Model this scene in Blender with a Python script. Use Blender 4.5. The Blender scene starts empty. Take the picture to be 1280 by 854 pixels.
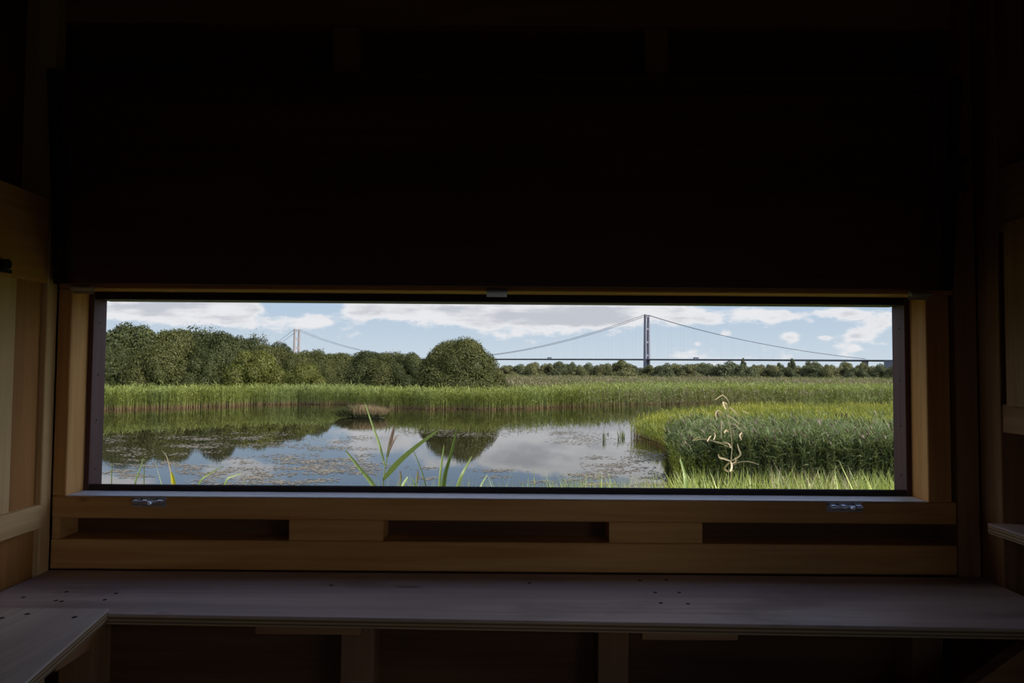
import bpy, bmesh, math, random
import numpy as np
from mathutils import Vector, Matrix

rng = np.random.default_rng(11)
random.seed(11)
S = bpy.context.scene
COL = S.collection
PI = math.pi

# ------------------------------------------------------------------ camera
F = 853.33                      # focal length in pixels of the 1280x854 frame
EYE = Vector((0.0, 0.0, 1.45))  # the hide's floor is z = 0
PITCH = math.radians(2.215)
ROLL = math.radians(0.42)
fw = Vector((0, math.cos(PITCH), math.sin(PITCH)))
r0 = Vector((1, 0, 0))
u0 = Vector((0, -math.sin(PITCH), math.cos(PITCH)))
rt = r0 * math.cos(ROLL) + u0 * math.sin(ROLL)
up = -r0 * math.sin(ROLL) + u0 * math.cos(ROLL)
cam_d = bpy.data.cameras.new('camera'); cam = bpy.data.objects.new('camera', cam_d); COL.objects.link(cam)
cam_d.sensor_width = 36.0; cam_d.lens = 36.0 * F / 1280.0
cam_d.clip_start = 0.02; cam_d.clip_end = 8000
M4 = Matrix((( rt.x, up.x, -fw.x, EYE.x), (rt.y, up.y, -fw.y, EYE.y), (rt.z, up.z, -fw.z, EYE.z), (0, 0, 0, 1)))
cam.matrix_world = M4
S.camera = cam
WATER = EYE.z - 2.70            # level of the pond

def ray(px, py):
    return fw + rt * ((px - 640) / F) + up * ((427 - py) / F)
def P(px, py, Y):               # where the sight line of a measured image point reaches depth Y
    d = ray(px, py); return EYE + d * (Y / d.y)
def W(px, py, z=WATER):         # the same on the level of the water
    d = ray(px, py); return EYE + d * ((z - EYE.z) / d.z)

# ------------------------------------------------------------------ tags
def tag(o, label=None, cat=None, group=None, kind=None):
    if label: o['label'] = label
    if cat: o['category'] = cat
    if group: o['group'] = group
    if kind: o['kind'] = kind
    return o
def empty(name, loc=(0, 0, 0)):
    o = bpy.data.objects.new(name, None); COL.objects.link(o); o.location = loc
    o.empty_display_size = 0.1
    return o

# ------------------------------------------------------------------ node helpers
def new_mat(name):
    m = bpy.data.materials.new(name); m.use_nodes = True
    nt = m.node_tree; nt.nodes.clear()
    return m, nt
class NT:
    def __init__(s, nt): s.nt = nt
    def n(s, t, **k):
        x = s.nt.nodes.new(t)
        for a, b in k.items(): setattr(x, a, b)
        return x
    def l(s, a, b): s.nt.links.new(a, b)
    def val(s, sock, v):
        if isinstance(v, bpy.types.NodeSocket): s.l(v, sock)
        else: sock.default_value = v
    def math(s, op, a, b=0.0, c=0.0, clamp=False):
        x = s.n('ShaderNodeMath', operation=op, use_clamp=clamp)
        s.val(x.inputs[0], a); s.val(x.inputs[1], b); s.val(x.inputs[2], c)
        return x.outputs[0]
    def mix(s, f, a, b, mode='MIX'):
        x = s.n('ShaderNodeMix', data_type='RGBA', blend_type=mode)
        s.val(x.inputs[0], f)
        for k, v in ((6, a), (7, b)):
            if isinstance(v, bpy.types.NodeSocket): s.l(v, x.inputs[k])
            else: x.inputs[k].default_value = (*v, 1)
        return x.outputs[2]
    def noise(s, vec, scale=5, detail=3, rough=0.5, dist=0.0):
        x = s.n('ShaderNodeTexNoise'); 
        if vec is not None: s.l(vec, x.inputs['Vector'])
        x.inputs['Scale'].default_value = scale; x.inputs['Detail'].default_value = detail
        x.inputs['Roughness'].default_value = rough; x.inputs['Distortion'].default_value = dist
        return x.outputs['Fac']
    def step(s, v, a, b):
        x = s.n('ShaderNodeMapRange', interpolation_type='SMOOTHSTEP')
        s.val(x.inputs[0], v); x.inputs[1].default_value = a; x.inputs[2].default_value = b
        return x.outputs[0]
    def mapv(s, vec, scale=(1, 1, 1), loc=(0, 0, 0)):
        x = s.n('ShaderNodeMapping'); s.l(vec, x.inputs[0]); x.inputs['Scale'].default_value = scale
        x.inputs['Location'].default_value = loc
        return x.outputs[0]

def wood(name, c_dark, c_light, axis, rough=0.7, knots=True, grain=1.0, spec=0.3, stain=None):
    m, nt = new_mat(name); g = NT(nt)
    tc = g.n('ShaderNodeTexCoord').outputs['Object']
    sc = [38, 38, 38]; sc['xyz'.index(axis)] = 1.6
    v = g.mapv(tc, sc)
    a = g.noise(v, 1.0, 5, 0.6, 0.6)
    sc2 = [7, 7, 7]; sc2['xyz'.index(axis)] = 0.9
    b = g.noise(g.mapv(tc, sc2, (3, 1, 2)), 1.0, 2, 0.5, 0.4)
    f = g.math('ADD', g.math('MULTIPLY', a, 0.6 * grain), g.math('MULTIPLY', b, 0.55))
    f = g.step(f, 0.35, 0.8)
    col = g.mix(f, c_dark, c_light)
    if knots:
        sk = [9, 9, 9]; sk['xyz'.index(axis)] = 2.6
        vo = g.n('ShaderNodeTexVoronoi'); g.l(g.mapv(tc, sk), vo.inputs['Vector']); vo.inputs['Scale'].default_value = 1.0
        k = g.step(vo.outputs['Distance'], 0.13, 0.05)
        kk = g.math('MULTIPLY', k, g.step(g.noise(g.mapv(tc, (2, 2, 2)), 1.3, 1), 0.48, 0.56))
        col = g.mix(g.math('MULTIPLY', kk, 0.75), col, (c_dark[0] * .35, c_dark[1] * .28, c_dark[2] * .22))
    if stain:
        s = g.step(g.noise(g.mapv(tc, (2.2, 5.0, 5.0)), 1.0, 4, .6), 0.55, 0.72)
        col = g.mix(g.math('MULTIPLY', s, 0.45), col, stain)
    p = g.n('ShaderNodeBsdfPrincipled'); g.l(col, p.inputs['Base Color'])
    p.inputs['Roughness'].default_value = rough; p.inputs['Specular IOR Level'].default_value = spec
    bp = g.n('ShaderNodeBump'); bp.inputs['Strength'].default_value = 0.12; bp.inputs['Distance'].default_value = 0.004
    g.l(a, bp.inputs['Height']); g.l(bp.outputs[0], p.inputs['Normal'])
    o = g.n('ShaderNodeOutputMaterial'); g.l(p.outputs[0], o.inputs[0])
    return m

def plain(name, col, rough=0.6, metal=0.0, var=0.15, scale=20):
    m, nt = new_mat(name); g = NT(nt)
    tc = g.n('ShaderNodeTexCoord').outputs['Object']
    n = g.noise(tc, scale, 3)
    c = g.mix(n, tuple(x * (1 - var) for x in col), tuple(min(1, x * (1 + var)) for x in col))
    p = g.n('ShaderNodeBsdfPrincipled'); g.l(c, p.inputs['Base Color'])
    p.inputs['Roughness'].default_value = rough; p.inputs['Metallic'].default_value = metal
    o = g.n('ShaderNodeOutputMaterial'); g.l(p.outputs[0], o.inputs[0])
    return m

def ply_edge(name):
    m, nt = new_mat(name); g = NT(nt)
    tc = g.n('ShaderNodeTexCoord').outputs['Object']
    sx = g.n('ShaderNodeSeparateXYZ'); g.l(tc, sx.inputs[0])
    w = g.math('SINE', g.math('MULTIPLY', sx.outputs[2], 2 * PI / 0.0085))
    f = g.step(w, -0.3, 0.3)
    n = g.noise(g.mapv(tc, (30, 30, 60)), 1.0, 3)
    c = g.mix(f, (0.12, 0.065, 0.03), (0.38, 0.26, 0.13))
    c = g.mix(g.math('MULTIPLY', n, 0.5), c, (0.2, 0.13, 0.07))
    p = g.n('ShaderNodeBsdfPrincipled'); g.l(c, p.inputs['Base Color']); p.inputs['Roughness'].default_value = 0.8
    o = g.n('ShaderNodeOutputMaterial'); g.l(p.outputs[0], o.inputs[0])
    return m

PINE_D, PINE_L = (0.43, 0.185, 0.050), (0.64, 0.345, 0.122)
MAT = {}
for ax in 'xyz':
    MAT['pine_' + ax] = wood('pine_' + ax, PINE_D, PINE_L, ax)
    MAT['dim_' + ax] = wood('shaded_pine_' + ax, (0.22, 0.105, 0.045), (0.36, 0.20, 0.095), ax)  # darker copy of the pine, with the shade of dim corners in its colour
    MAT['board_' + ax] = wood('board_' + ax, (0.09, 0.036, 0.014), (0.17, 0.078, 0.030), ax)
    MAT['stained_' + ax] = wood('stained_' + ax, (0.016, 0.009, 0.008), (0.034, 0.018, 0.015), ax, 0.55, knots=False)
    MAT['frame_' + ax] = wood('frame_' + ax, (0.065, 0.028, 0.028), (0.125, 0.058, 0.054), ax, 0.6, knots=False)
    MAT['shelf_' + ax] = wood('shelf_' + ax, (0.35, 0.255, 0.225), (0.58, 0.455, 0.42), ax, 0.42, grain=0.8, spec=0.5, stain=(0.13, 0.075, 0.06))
MAT['floor'] = wood('floor_planks', (0.055, 0.036, 0.022), (0.11, 0.072, 0.045), 'y', .8)
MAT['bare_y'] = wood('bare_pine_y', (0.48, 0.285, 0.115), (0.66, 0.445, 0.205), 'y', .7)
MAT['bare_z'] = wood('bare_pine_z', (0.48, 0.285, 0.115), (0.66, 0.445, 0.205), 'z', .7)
MAT['grey_x'] = wood('sky_sheen_grey', (0.42, 0.39, 0.38), (0.60, 0.57, 0.56), 'x', .45, knots=False, spec=.5)  # pale grey stands for the sky reflected along the sill
MAT['infill'] = wood('infill_board', (0.30, 0.125, 0.03), (0.46, 0.21, 0.06), 'z', .7)
MAT['pale_y'] = wood('pale_plywood', (0.44, 0.35, 0.30), (0.64, 0.54, 0.47), 'y', 0.55, grain=.8, spec=.4)
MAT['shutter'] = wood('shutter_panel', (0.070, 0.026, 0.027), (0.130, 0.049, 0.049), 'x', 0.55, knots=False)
MAT['ply_edge'] = ply_edge('plywood_edge')
MAT['zinc'] = plain('zinc_metal', (0.52, 0.52, 0.55), 0.35, 0.9)
MAT['black'] = plain('black_metal', (0.015, 0.015, 0.016), 0.4, 0.3)
MAT['hole'] = plain('dark_screw', (0.02, 0.013, 0.01), 0.7, 0.2)
MAT['strip'] = plain('draught_strip', (0.05, 0.047, 0.05), 0.4)

# ------------------------------------------------------------------ mesh builder (hard things)
class MB:
    def __init__(s): s.bm = bmesh.new()
    def box(s, x0, x1, y0, y1, z0, z1, bev=0.002, rot=None, edge=None):
        r = bmesh.ops.create_cube(s.bm, size=1.0)
        vs = r['verts']
        c = Vector(((x0 + x1) / 2, (y0 + y1) / 2, (z0 + z1) / 2)); d = Vector((x1 - x0, y1 - y0, z1 - z0))
        for v in vs:
            v.co = Vector((v.co.x * d.x, v.co.y * d.y, v.co.z * d.z))
        if rot is not None:
            for v in vs: v.co = rot @ v.co
        for v in vs: v.co += c
        if bev:
            es = list({e for v in vs for e in v.link_edges})
            bmesh.ops.bevel(s.bm, geom=es, offset=bev, segments=1, profile=0.5, affect='EDGES')
        return s
    def prism(s, pts, z0, z1, bev=0.002):
        lo = [s.bm.verts.new((x, y, z0)) for x, y in pts]; hi = [s.bm.verts.new((x, y, z1)) for x, y in pts]
        n = len(pts)
        fs = [s.bm.faces.new(hi), s.bm.faces.new(lo[::-1])]
        for i in range(n):
            fs.append(s.bm.faces.new((lo[i], lo[(i + 1) % n], hi[(i + 1) % n], hi[i])))
        bmesh.ops.recalc_face_normals(s.bm, faces=fs)
        if bev:
            bmesh.ops.bevel(s.bm, geom=list({e for f in fs for e in f.edges}), offset=bev, segments=1, affect='EDGES')
        return s
    def cyl(s, a, b, r, seg=12, r2=None):
        a, b = Vector(a), Vector(b); d = b - a
        q = Vector((0, 0, 1)).rotation_difference(d.normalized()).to_matrix().to_4x4()
        bmesh.ops.create_cone(s.bm, cap_ends=True, segments=seg, radius1=r, radius2=r if r2 is None else r2,
                              depth=d.length, matrix=Matrix.Translation((a + b) / 2) @ q)
        return s
    def tube(s, pts, r, seg=6, taper=None):
        pts = [Vector(p) for p in pts]; rings = []
        for i, p in enumerate(pts):
            t = (pts[min(i + 1, len(pts) - 1)] - pts[max(i - 1, 0)]).normalized()
            a = t.cross(Vector((0, 0, 1)) if abs(t.z) < 0.9 else Vector((1, 0, 0))).normalized(); b = t.cross(a)
            rr = r if taper is None else r * taper[i]
            rings.append([s.bm.verts.new(p + (a * math.cos(k * 2 * PI / seg) + b * math.sin(k * 2 * PI / seg)) * rr) for k in range(seg)])
        for i in range(len(rings) - 1):
            for k in range(seg):
                s.bm.faces.new((rings[i][k], rings[i][(k + 1) % seg], rings[i + 1][(k + 1) % seg], rings[i + 1][k]))
        s.bm.faces.new(rings[0][::-1]); s.bm.faces.new(rings[-1])
        return s
    def ball(s, c, r, sub=1, sc=(1, 1, 1)):
        bmesh.ops.create_icosphere(s.bm, subdivisions=sub, radius=r, matrix=Matrix.Translation(c) @ Matrix.Diagonal((*sc, 1)))
        return s
    def mesh(s, name, mat, origin=(0, 0, 0), smooth=False):
        o = Vector(origin)
        for v in s.bm.verts: v.co -= o
        bmesh.ops.recalc_face_normals(s.bm, faces=s.bm.faces[:])
        me = bpy.data.meshes.new(name); s.bm.to_mesh(me); s.bm.free()
        me.materials.append(mat)
        if smooth: me.shade_smooth()
        return me
    def build(s, name, mat, parent=None, origin=None, smooth=False):
        off = Vector((0, 0, 0)); p = parent
        while p is not None: off += Vector(p.location); p = p.parent
        if parent is not None:
            loc = Vector(origin) - off if origin is not None else Vector((0, 0, 0))
        else:
            loc = Vector(origin) if origin is not None else Vector((0, 0, 0))
        me = s.mesh(name, mat, off + loc, smooth)
        ob = bpy.data.objects.new(name, me); COL.objects.link(ob)
        ob.location = loc; ob.parent = parent
        return ob
def B(*a, **k): return MB().box(*a, **k)

# ================================================================== THE HIDE
XL, XR = -1.335, 1.362          # inner faces of the side walls' studs
YF = 2.0                        # inner face of the window wall's studs
YB = -1.7                       # back wall
ZC = 2.62                       # ceiling
# ---- floor, ceiling, back wall
f = MB()
for i in range(18):
    x = -1.62 + i * 0.18; f.box(x, x + 0.176, YB - .1, 2.12, -0.03, 0.0, 0.002)
tag(f.build('floor', MAT['floor']), 'dark plank floor of the hide', 'floor', kind='structure')
c = MB()
for i in range(21):
    y = YB - .1 + i * 0.185; c.box(-1.62, 1.62, y, y + 0.182, ZC, ZC + 0.02, 0.002)
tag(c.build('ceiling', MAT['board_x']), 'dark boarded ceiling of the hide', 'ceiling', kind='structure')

def boards(mb, horizontal_from, z0, z1, fixed, t, a0, a1, axis, step=0.125, holes=()):
    z = z0
    while z < z1 - 1e-4:
        zt = min(z + step, z1)
        spans = [(a0, a1)]
        for (h0, h1, k0, k1) in holes:
            if zt > k0 + 1e-4 and z < k1 - 1e-4:
                ns = []
                for s0, s1 in spans:
                    if h0 > s0: ns.append((s0, min(h0, s1)))
                    if h1 < s1: ns.append((max(h1, s0), s1))
                spans = ns
        for s0, s1 in spans:
            if s1 - s0 < 0.01: continue
            if axis == 'x': mb.box(s0, s1, fixed, fixed + t, z - .002, zt + 0.002, 0.003)
            else: mb.box(fixed, fixed + t, s0, s1, z - .002, zt + 0.002, 0.003)
        z = zt

# ---- window wall: cladding, studs, rails
WX0, WX1, WZ0, WZ1 = -1.294, 1.2145, 1.068, 1.674     # clear opening between the studs
cl = MB()
boards(cl, 0, 0.0, WZ0, YF + 0.09, 0.02, -1.62, 1.62, 'x', 0.1335)
boards(cl, 0, WZ0, WZ1, YF + 0.09, 0.02, -1.62, WX0, 'x', 0.101)
boards(cl, 0, WZ0, WZ1, YF + 0.09, 0.02, WX1, 1.62, 'x', 0.101)
boards(cl, 0, WZ1, ZC + .018, YF + 0.09, 0.02, -1.62, 1.62, 'x', 0.1352)
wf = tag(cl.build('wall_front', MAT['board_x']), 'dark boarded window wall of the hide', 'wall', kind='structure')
pz = 'pine_z'
for x0, x1, z0, z1, y0 in ((-1.334, WX0, WZ0, WZ1, YF), (WX1, 1.2825, WZ0, WZ1, YF), (1.297, 1.362, 0.0, ZC, YF - .004),
                       (-1.30, -1.20, 0.0, 0.80, YF), (-0.487, -0.392, 0.0, 0.80, YF), (0.254, 0.342, 0.0, 0.80, YF), (1.16, 1.25, 0.0, .80, YF),
                       (-0.54, -0.46, 1.74, 2.465, YF), (0.39, 0.46, 1.74, 2.465, YF)):
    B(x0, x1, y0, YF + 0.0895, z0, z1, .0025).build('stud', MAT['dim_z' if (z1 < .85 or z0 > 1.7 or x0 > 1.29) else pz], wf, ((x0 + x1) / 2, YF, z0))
B(-1.334, 1.296, YF, YF + .0895, WZ1, 1.74, .003).build('header_beam', MAT['pine_x'], wf)
B(-1.334, 1.296, YF, YF + .0895, 1.0045, WZ0, .003).build('sill_beam', MAT['pine_x'], wf)
B(WX0 + .001, WX1 - .001, YF + .001, 2.0835, WZ0 - .001, WZ0 + .0022, .0008).build('sill_sheen', MAT['grey_x'], wf)  # thin strip added on the sill beam, sky sheen put into its colour
B(-1.334, 1.296, YF, YF + .0895, 0.859, 0.944, .003).build('lower_rail', MAT['pine_x'], wf)
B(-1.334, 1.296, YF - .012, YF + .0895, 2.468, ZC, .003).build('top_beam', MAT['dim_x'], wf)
for x0, x1 in ((-1.334, -1.31), (-.645, -.370), (.286, .558)):
    B(x0, x1, YF + .004, YF + .0895, .944, 1.0045, .002).build('spacer_block', MAT['pine_x'], wf)

# ---- the window's dark frame
fr = B(-1.294, -1.279, 2.083, 2.15, WZ0, WZ1, .001)
win = tag(empty('window_1', (0, 2.083, WZ0)), 'long unglazed viewing slot framed in dark stained wood', 'window', kind='structure')
a = fr.build('stile', MAT['frame_z'], win)
b = B(1.199, 1.2145, 2.083, 2.152, WZ0, WZ1, .001).build('stile', MAT['frame_z'], win)
B(-1.279, 1.199, 2.086, 2.168, 1.651, WZ1, .002).build('top_rail', MAT['stained_x'], win)
mb = MB()
lo = [mb.bm.verts.new((x, y, z)) for x in (-1.279, 1.199) for y, z in ((2.084, WZ0), (2.084, 1.086), (2.088, 1.089), (2.165, 1.071), (2.165, WZ0 - .01))]
mb.bm.faces.new(lo[:5]); mb.bm.faces.new(lo[5:][::-1])
for i in range(5): mb.bm.faces.new((lo[i], lo[5 + i], lo[5 + (i + 1) % 5], lo[(i + 1) % 5]))
mb.build('bottom_rail', MAT['stained_x'], win)
for st, sx, ins in ((a, -1.279, 1), (b, 1.199, -1)):
    for z in (1.13, 1.28, 1.42, 1.58):
        MB().cyl((sx - ins * .002, 2.112, z), (sx + ins * .0008, 2.112, z), .0035, 8).build('screw', MAT['hole'], st)

# ---- side walls
LW0 = -0.75                      # the right wall's open slot, out of view, is added to light the room
def side_wall(name, sgn, X, label, slot):
    mb = MB()
    fx = X + (0.09 if sgn > 0 else -0.11)
    holes = [(slot[0], slot[1], 1.09, 1.684)] if slot else []
    boards(mb, 0, 0.0, 1.09, fx, .02, YB - .1, 2.096, 'y', 0.1363, [] if slot else holes)
    boards(mb, 0, 1.09, 1.684, fx, .02, YB - .1, 2.096, 'y', 0.099, holes)
    boards(mb, 0, 1.684, ZC + .018, fx, .02, YB - .1, 2.096, 'y', 0.117, [] if slot else holes)
    w = tag(mb.build(name, MAT['board_y']), label, 'wall', kind='structure')
    return w
def sx(sgn, X, d0, d1):           # depth d0..d1 behind a side wall's inner face
    return (X + d0, X + d1) if sgn > 0 else (X - d1, X - d0)
wl = side_wall('wall_left', -1, XL, 'left boarded wall of the hide with pale studs', None)
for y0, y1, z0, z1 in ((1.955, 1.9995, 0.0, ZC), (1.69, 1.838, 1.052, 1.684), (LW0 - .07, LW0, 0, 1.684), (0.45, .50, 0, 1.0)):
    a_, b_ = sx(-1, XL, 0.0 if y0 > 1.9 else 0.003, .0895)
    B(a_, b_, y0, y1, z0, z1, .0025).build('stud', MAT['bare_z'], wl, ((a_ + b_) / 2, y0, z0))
a_, b_ = sx(-1, XL, -0.004, .0895)
B(a_, b_, YB, 1.9545, 0.985, 1.052, .003).build('sill_rail', MAT['bare_y'], wl)
B(XL - .030, XL - .016, 1.50, 1.954, 0.0, 1.70, .001).build('infill_board', MAT['infill'], wl)
a_, b_ = sx(-1, XL, 0.0, .0895)
B(a_, b_, YB, 1.9545, 1.684, 1.93, .003).build('header_board', MAT['pine_y'], wl)
wr = side_wall('wall_right', 1, XR, 'right boarded wall of the hide in deep shade', (-.60, .52))
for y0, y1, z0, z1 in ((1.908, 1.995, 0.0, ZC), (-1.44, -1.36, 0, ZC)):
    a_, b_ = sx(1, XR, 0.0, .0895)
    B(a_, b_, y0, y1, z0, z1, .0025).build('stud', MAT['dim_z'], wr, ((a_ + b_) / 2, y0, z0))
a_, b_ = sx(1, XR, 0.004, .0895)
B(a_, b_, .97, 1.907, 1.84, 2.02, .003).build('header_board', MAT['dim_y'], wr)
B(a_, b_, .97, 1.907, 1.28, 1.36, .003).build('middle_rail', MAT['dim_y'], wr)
dg = P(1210, 854, 1.72); dh = P(1290, 796, 1.72)
ang = math.atan2(dh.z - dg.z, dh.x - dg.x); mid = (dg + dh) / 2
n_ = Vector((math.sin(ang), 0, -math.cos(ang)))
cc = mid + n_ * 0.07 + Vector((-0.05, 0, -.05 * math.tan(ang)))
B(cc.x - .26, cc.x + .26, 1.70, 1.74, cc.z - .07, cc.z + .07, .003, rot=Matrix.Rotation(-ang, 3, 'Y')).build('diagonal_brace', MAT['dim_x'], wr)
wb = MB(); boards(wb, 0, 0.0, ZC, YB - .12, .02, -1.62, 1.62, 'x', 0.131, [(-.5, .5, 1.05, 1.75)])
wb = tag(wb.build('wall_back', MAT['board_x']), 'boarded back wall behind the viewer', 'wall', kind='structure')
B(-1.62, 1.62, YB - .09, YB, 2.50, ZC, .003).build('top_beam', MAT['pine_x'], wb)

# ---- right wall: closed shutter and its ledge
rs = tag(empty('side_shutter', (XR, 1.4, 1.36)), 'closed pine shutter panel on the right wall, beside the corner post', 'shutter')
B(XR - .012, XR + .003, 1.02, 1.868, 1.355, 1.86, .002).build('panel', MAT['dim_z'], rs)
B(XR - .030, XR - .0125, 1.04, 1.10, 1.36, 1.855, .002).build('batten', MAT['pine_z'], rs)
rl = tag(empty('wall_ledge', (XR, 1.4, 1.02)), 'narrow plywood ledge along the right wall at sill height', 'ledge')
B(XR - .045, XR + .085, .98, 1.903, 1.026, 1.031, .001).build('top_face', MAT['shelf_y'], rl)
B(XR - .045, XR + .085, .98, 1.903, 1.004, 1.026, .001).build('ply_edge', MAT['ply_edge'], rl)
ll = tag(empty('shutter_latch', (XL, 1.775, 1.70)), 'black metal latch on the left wall header board', 'latch')
B(XL, XL + .006, 1.757, 1.806, 1.690, 1.700, .001).build('base_plate', MAT['black'], ll)
MB().cyl((XL + .006, 1.775, 1.712), (XL + .018, 1.775, 1.712), .013, 14).build('knob', MAT['black'], ll)
B(XL, XL + .018, 1.769, 1.781, 1.700, 1.712, .001).build('spindle', MAT['black'], ll)

# ---- main shelf
sh = tag(empty('window_shelf', (0, 1.8, 0.83)), 'long weathered plywood shelf running below the viewing slot', 'shelf')
pts = [(-1.332, 1.664), (1.359, 1.598), (1.359, 1.992), (-1.332, 1.999)]
MB().prism(pts, .850, .856, .001).build('top_face', MAT['shelf_x'], sh)
MB().prism([(x, y + (.002 if y < 1.9 else 0)) for x, y in pts], .830, .850, .001).build('ply_edge', MAT['ply_edge'], sh)
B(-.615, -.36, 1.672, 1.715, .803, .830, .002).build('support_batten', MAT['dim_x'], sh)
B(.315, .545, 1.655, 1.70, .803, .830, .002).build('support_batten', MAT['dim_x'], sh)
B(-1.30, 1.30, 1.955, 1.999, .800, .830, .002).build('wall_ledger', MAT['pine_x'], sh)
for px, py in ((29, 747), (83, 740), (70, 751), (77, 752), (131, 750), (145, 742), (414, 732), (662, 729), (800, 726), (819, 741), (849, 741), (826, 754), (860, 755), (833, 725)):
    q = W(px, py, .856)
    MB().cyl((q.x, q.y, .8540), (q.x, q.y, .8566), .0052, 10).build('screw', MAT['hole'], sh)
# ---- left shelf
l0, l1 = W(147, 758, .860), W(38, 854, .860)
sl = (l1.x - l0.x) / (l1.y - l0.y)
yend = 0.1; xe = l0.x + sl * (yend - l0.y) * 0.5
ls = tag(empty('side_shelf', (-1.2, 1.2, 0.835)), 'pale plywood shelf along the left wall, butted against the long shelf', 'shelf')
yb = l0.y
pts = [(l0.x, yb), (-1.332, yb + .012), (-1.332, yend), (xe, yend), (l1.x + .005, l1.y - .05)]
pts = [(x, min(y, 1.660)) for x, y in pts]
MB().prism(pts[::-1], .860, .866, .001).build('top_face', MAT['pale_y'], ls)
MB().prism([(x - (.0015 if x > -1.3 else 0), y - .001) for x, y in pts[::-1]], .838, .860, .001).build('ply_edge', MAT['ply_edge'], ls)
B(l0.x - .06, l0.x - .015, yb - .20, yb - .03, .788, .836, .002).build('support_batten', MAT['dim_y'], ls)
B(-1.332, l0.x - .06, yb - .20, yb - .16, .795, .836, .002).build('support_batten', MAT['dim_x'], ls)
for px, py in ((2, 775), (34, 770), (52, 758), (61, 759), (93, 774), (110, 763)):
    q = W(px, py, .862)
    if q.y < 1.655:
        MB().cyl((q.x, q.y, .8640), (q.x, q.y, .8667), .0058, 10).build('screw', MAT['hole'], ls)

# ---- the raised shutter above the slot
zb, zt, yb_, yt_ = 1.686, 2.292, 1.985, 1.926
tl = math.atan2(yb_ - yt_, zt - zb); R = Matrix.Rotation(tl, 4, 'X')
st = tag(empty('window_shutter', (-.0265, yb_, zb)), 'dark stained shutter hinged up above the viewing slot', 'shutter')
H = math.hypot(zt - zb, yb_ - yt_)
def inc(mb):                      # tilt a builder's contents about the hinge line
    for v in mb.bm.verts: v.co = Vector((-.0265, yb_, zb)) + (R @ v.co)
    return mb
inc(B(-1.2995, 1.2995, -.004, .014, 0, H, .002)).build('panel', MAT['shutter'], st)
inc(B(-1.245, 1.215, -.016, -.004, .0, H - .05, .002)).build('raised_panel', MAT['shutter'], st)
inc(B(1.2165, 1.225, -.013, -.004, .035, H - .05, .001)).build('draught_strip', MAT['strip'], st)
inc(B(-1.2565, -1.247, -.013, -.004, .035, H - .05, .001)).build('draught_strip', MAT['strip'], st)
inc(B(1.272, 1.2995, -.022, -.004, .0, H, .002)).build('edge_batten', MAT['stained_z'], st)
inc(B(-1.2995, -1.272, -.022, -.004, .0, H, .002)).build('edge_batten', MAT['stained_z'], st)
for px in (101, 621, 1151):
    x = P(px, 365, 1.985).x
    hg = MB()
    B(x - .030, x + .030, YF - .003, YF - .0005, zb - .030, zb - .006, .0005)
    hg.box(x - .030, x + .030, YF - .0035, YF - .0005, zb - .028, zb - .006, .0005)
    h = hg.build('hinge', MAT['zinc'], st)
    for k in range(5):
        xa = x - .030 + k * .0121
        MB().cyl((xa, YF - .012, zb - .012), (xa + .0112, YF - .012, zb - .012), .0075, 12).build('knuckle', MAT['zinc'], h)
    MB().cyl((x - .033, YF - .012, zb - .012), (x + .033, YF - .012, zb - .012), .0035, 8).build('pin', MAT['zinc'], h)
bo = MB().box(1.274, 1.277, yb_ - .06, yb_ - .02, 1.96, 2.075, .001).build('edge_bolt', MAT['black'], st)
MB().cyl((1.285, 1.945, 1.95), (1.285, 1.945, 2.09), .006, 10).build('bolt_rod', MAT['zinc'], bo)
MB().ball((1.289, 1.94, 2.055), .016, 2).build('knob', MAT['black'], bo)
MB().box(1.276, 1.30, 1.93, 1.955, 1.965, 1.985, .002).build('keeper', MAT['black'], bo)

# ---- barrel bolts on the sill
def barrel_bolt(px0, px1, py, label, flip):
    x0, x1 = P(px0, py, 1.99).x, P(px1, py, 1.99).x; z = P((px0 + px1) / 2, py, 1.99).z
    t = tag(empty('barrel_bolt', ((x0 + x1) / 2, YF, z)), label, 'bolt', 'barrel bolts on the sill')
    z = min(z, WZ0 - .015)
    B(x0, x1, YF - .0025, YF + .0002, z - .014, z + .014, .0005).build('base_plate', MAT['zinc'], t)
    L = x1 - x0
    MB().cyl((x0 + .004, YF - .010, z), (x1 - .002, YF - .010, z), .0055, 12).build('bolt_rod', MAT['zinc'], t)
    for fr_, w in ((.14, .012), (.42, .013), (.86, .014)):
        m = MB(); xc = x0 + fr_ * L
        m.cyl((xc - w / 2, YF - .010, z), (xc + w / 2, YF - .010, z), .0085, 14)
        m.box(xc - w / 2, xc + w / 2, YF - .005, YF - .0024, z - .0125, z + .0125, .0005)
        m.build('strap', MAT['zinc'], t)
    xk = x0 + .63 * L
    m = MB(); m.cyl((xk, YF - .012, z), (xk, YF - .026, z), .0045, 10); m.ball((xk, YF - .029, z), .0075, 2)
    m.build('knob', MAT['zinc'], t)
    for fx_ in (.03, .28, .74):
        MB().cyl((x0 + fx_ * L, YF - .0035, z + .009), (x0 + fx_ * L, YF - .0022, z + .009), .0025, 8).build('screw', MAT['hole'], t)
barrel_bolt(164, 206, 624, 'small zinc barrel bolt on the sill below the left end of the slot', 0)
barrel_bolt(1035, 1079, 631, 'small tarnished zinc barrel bolt on the sill below the right end of the slot', 1)

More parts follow.
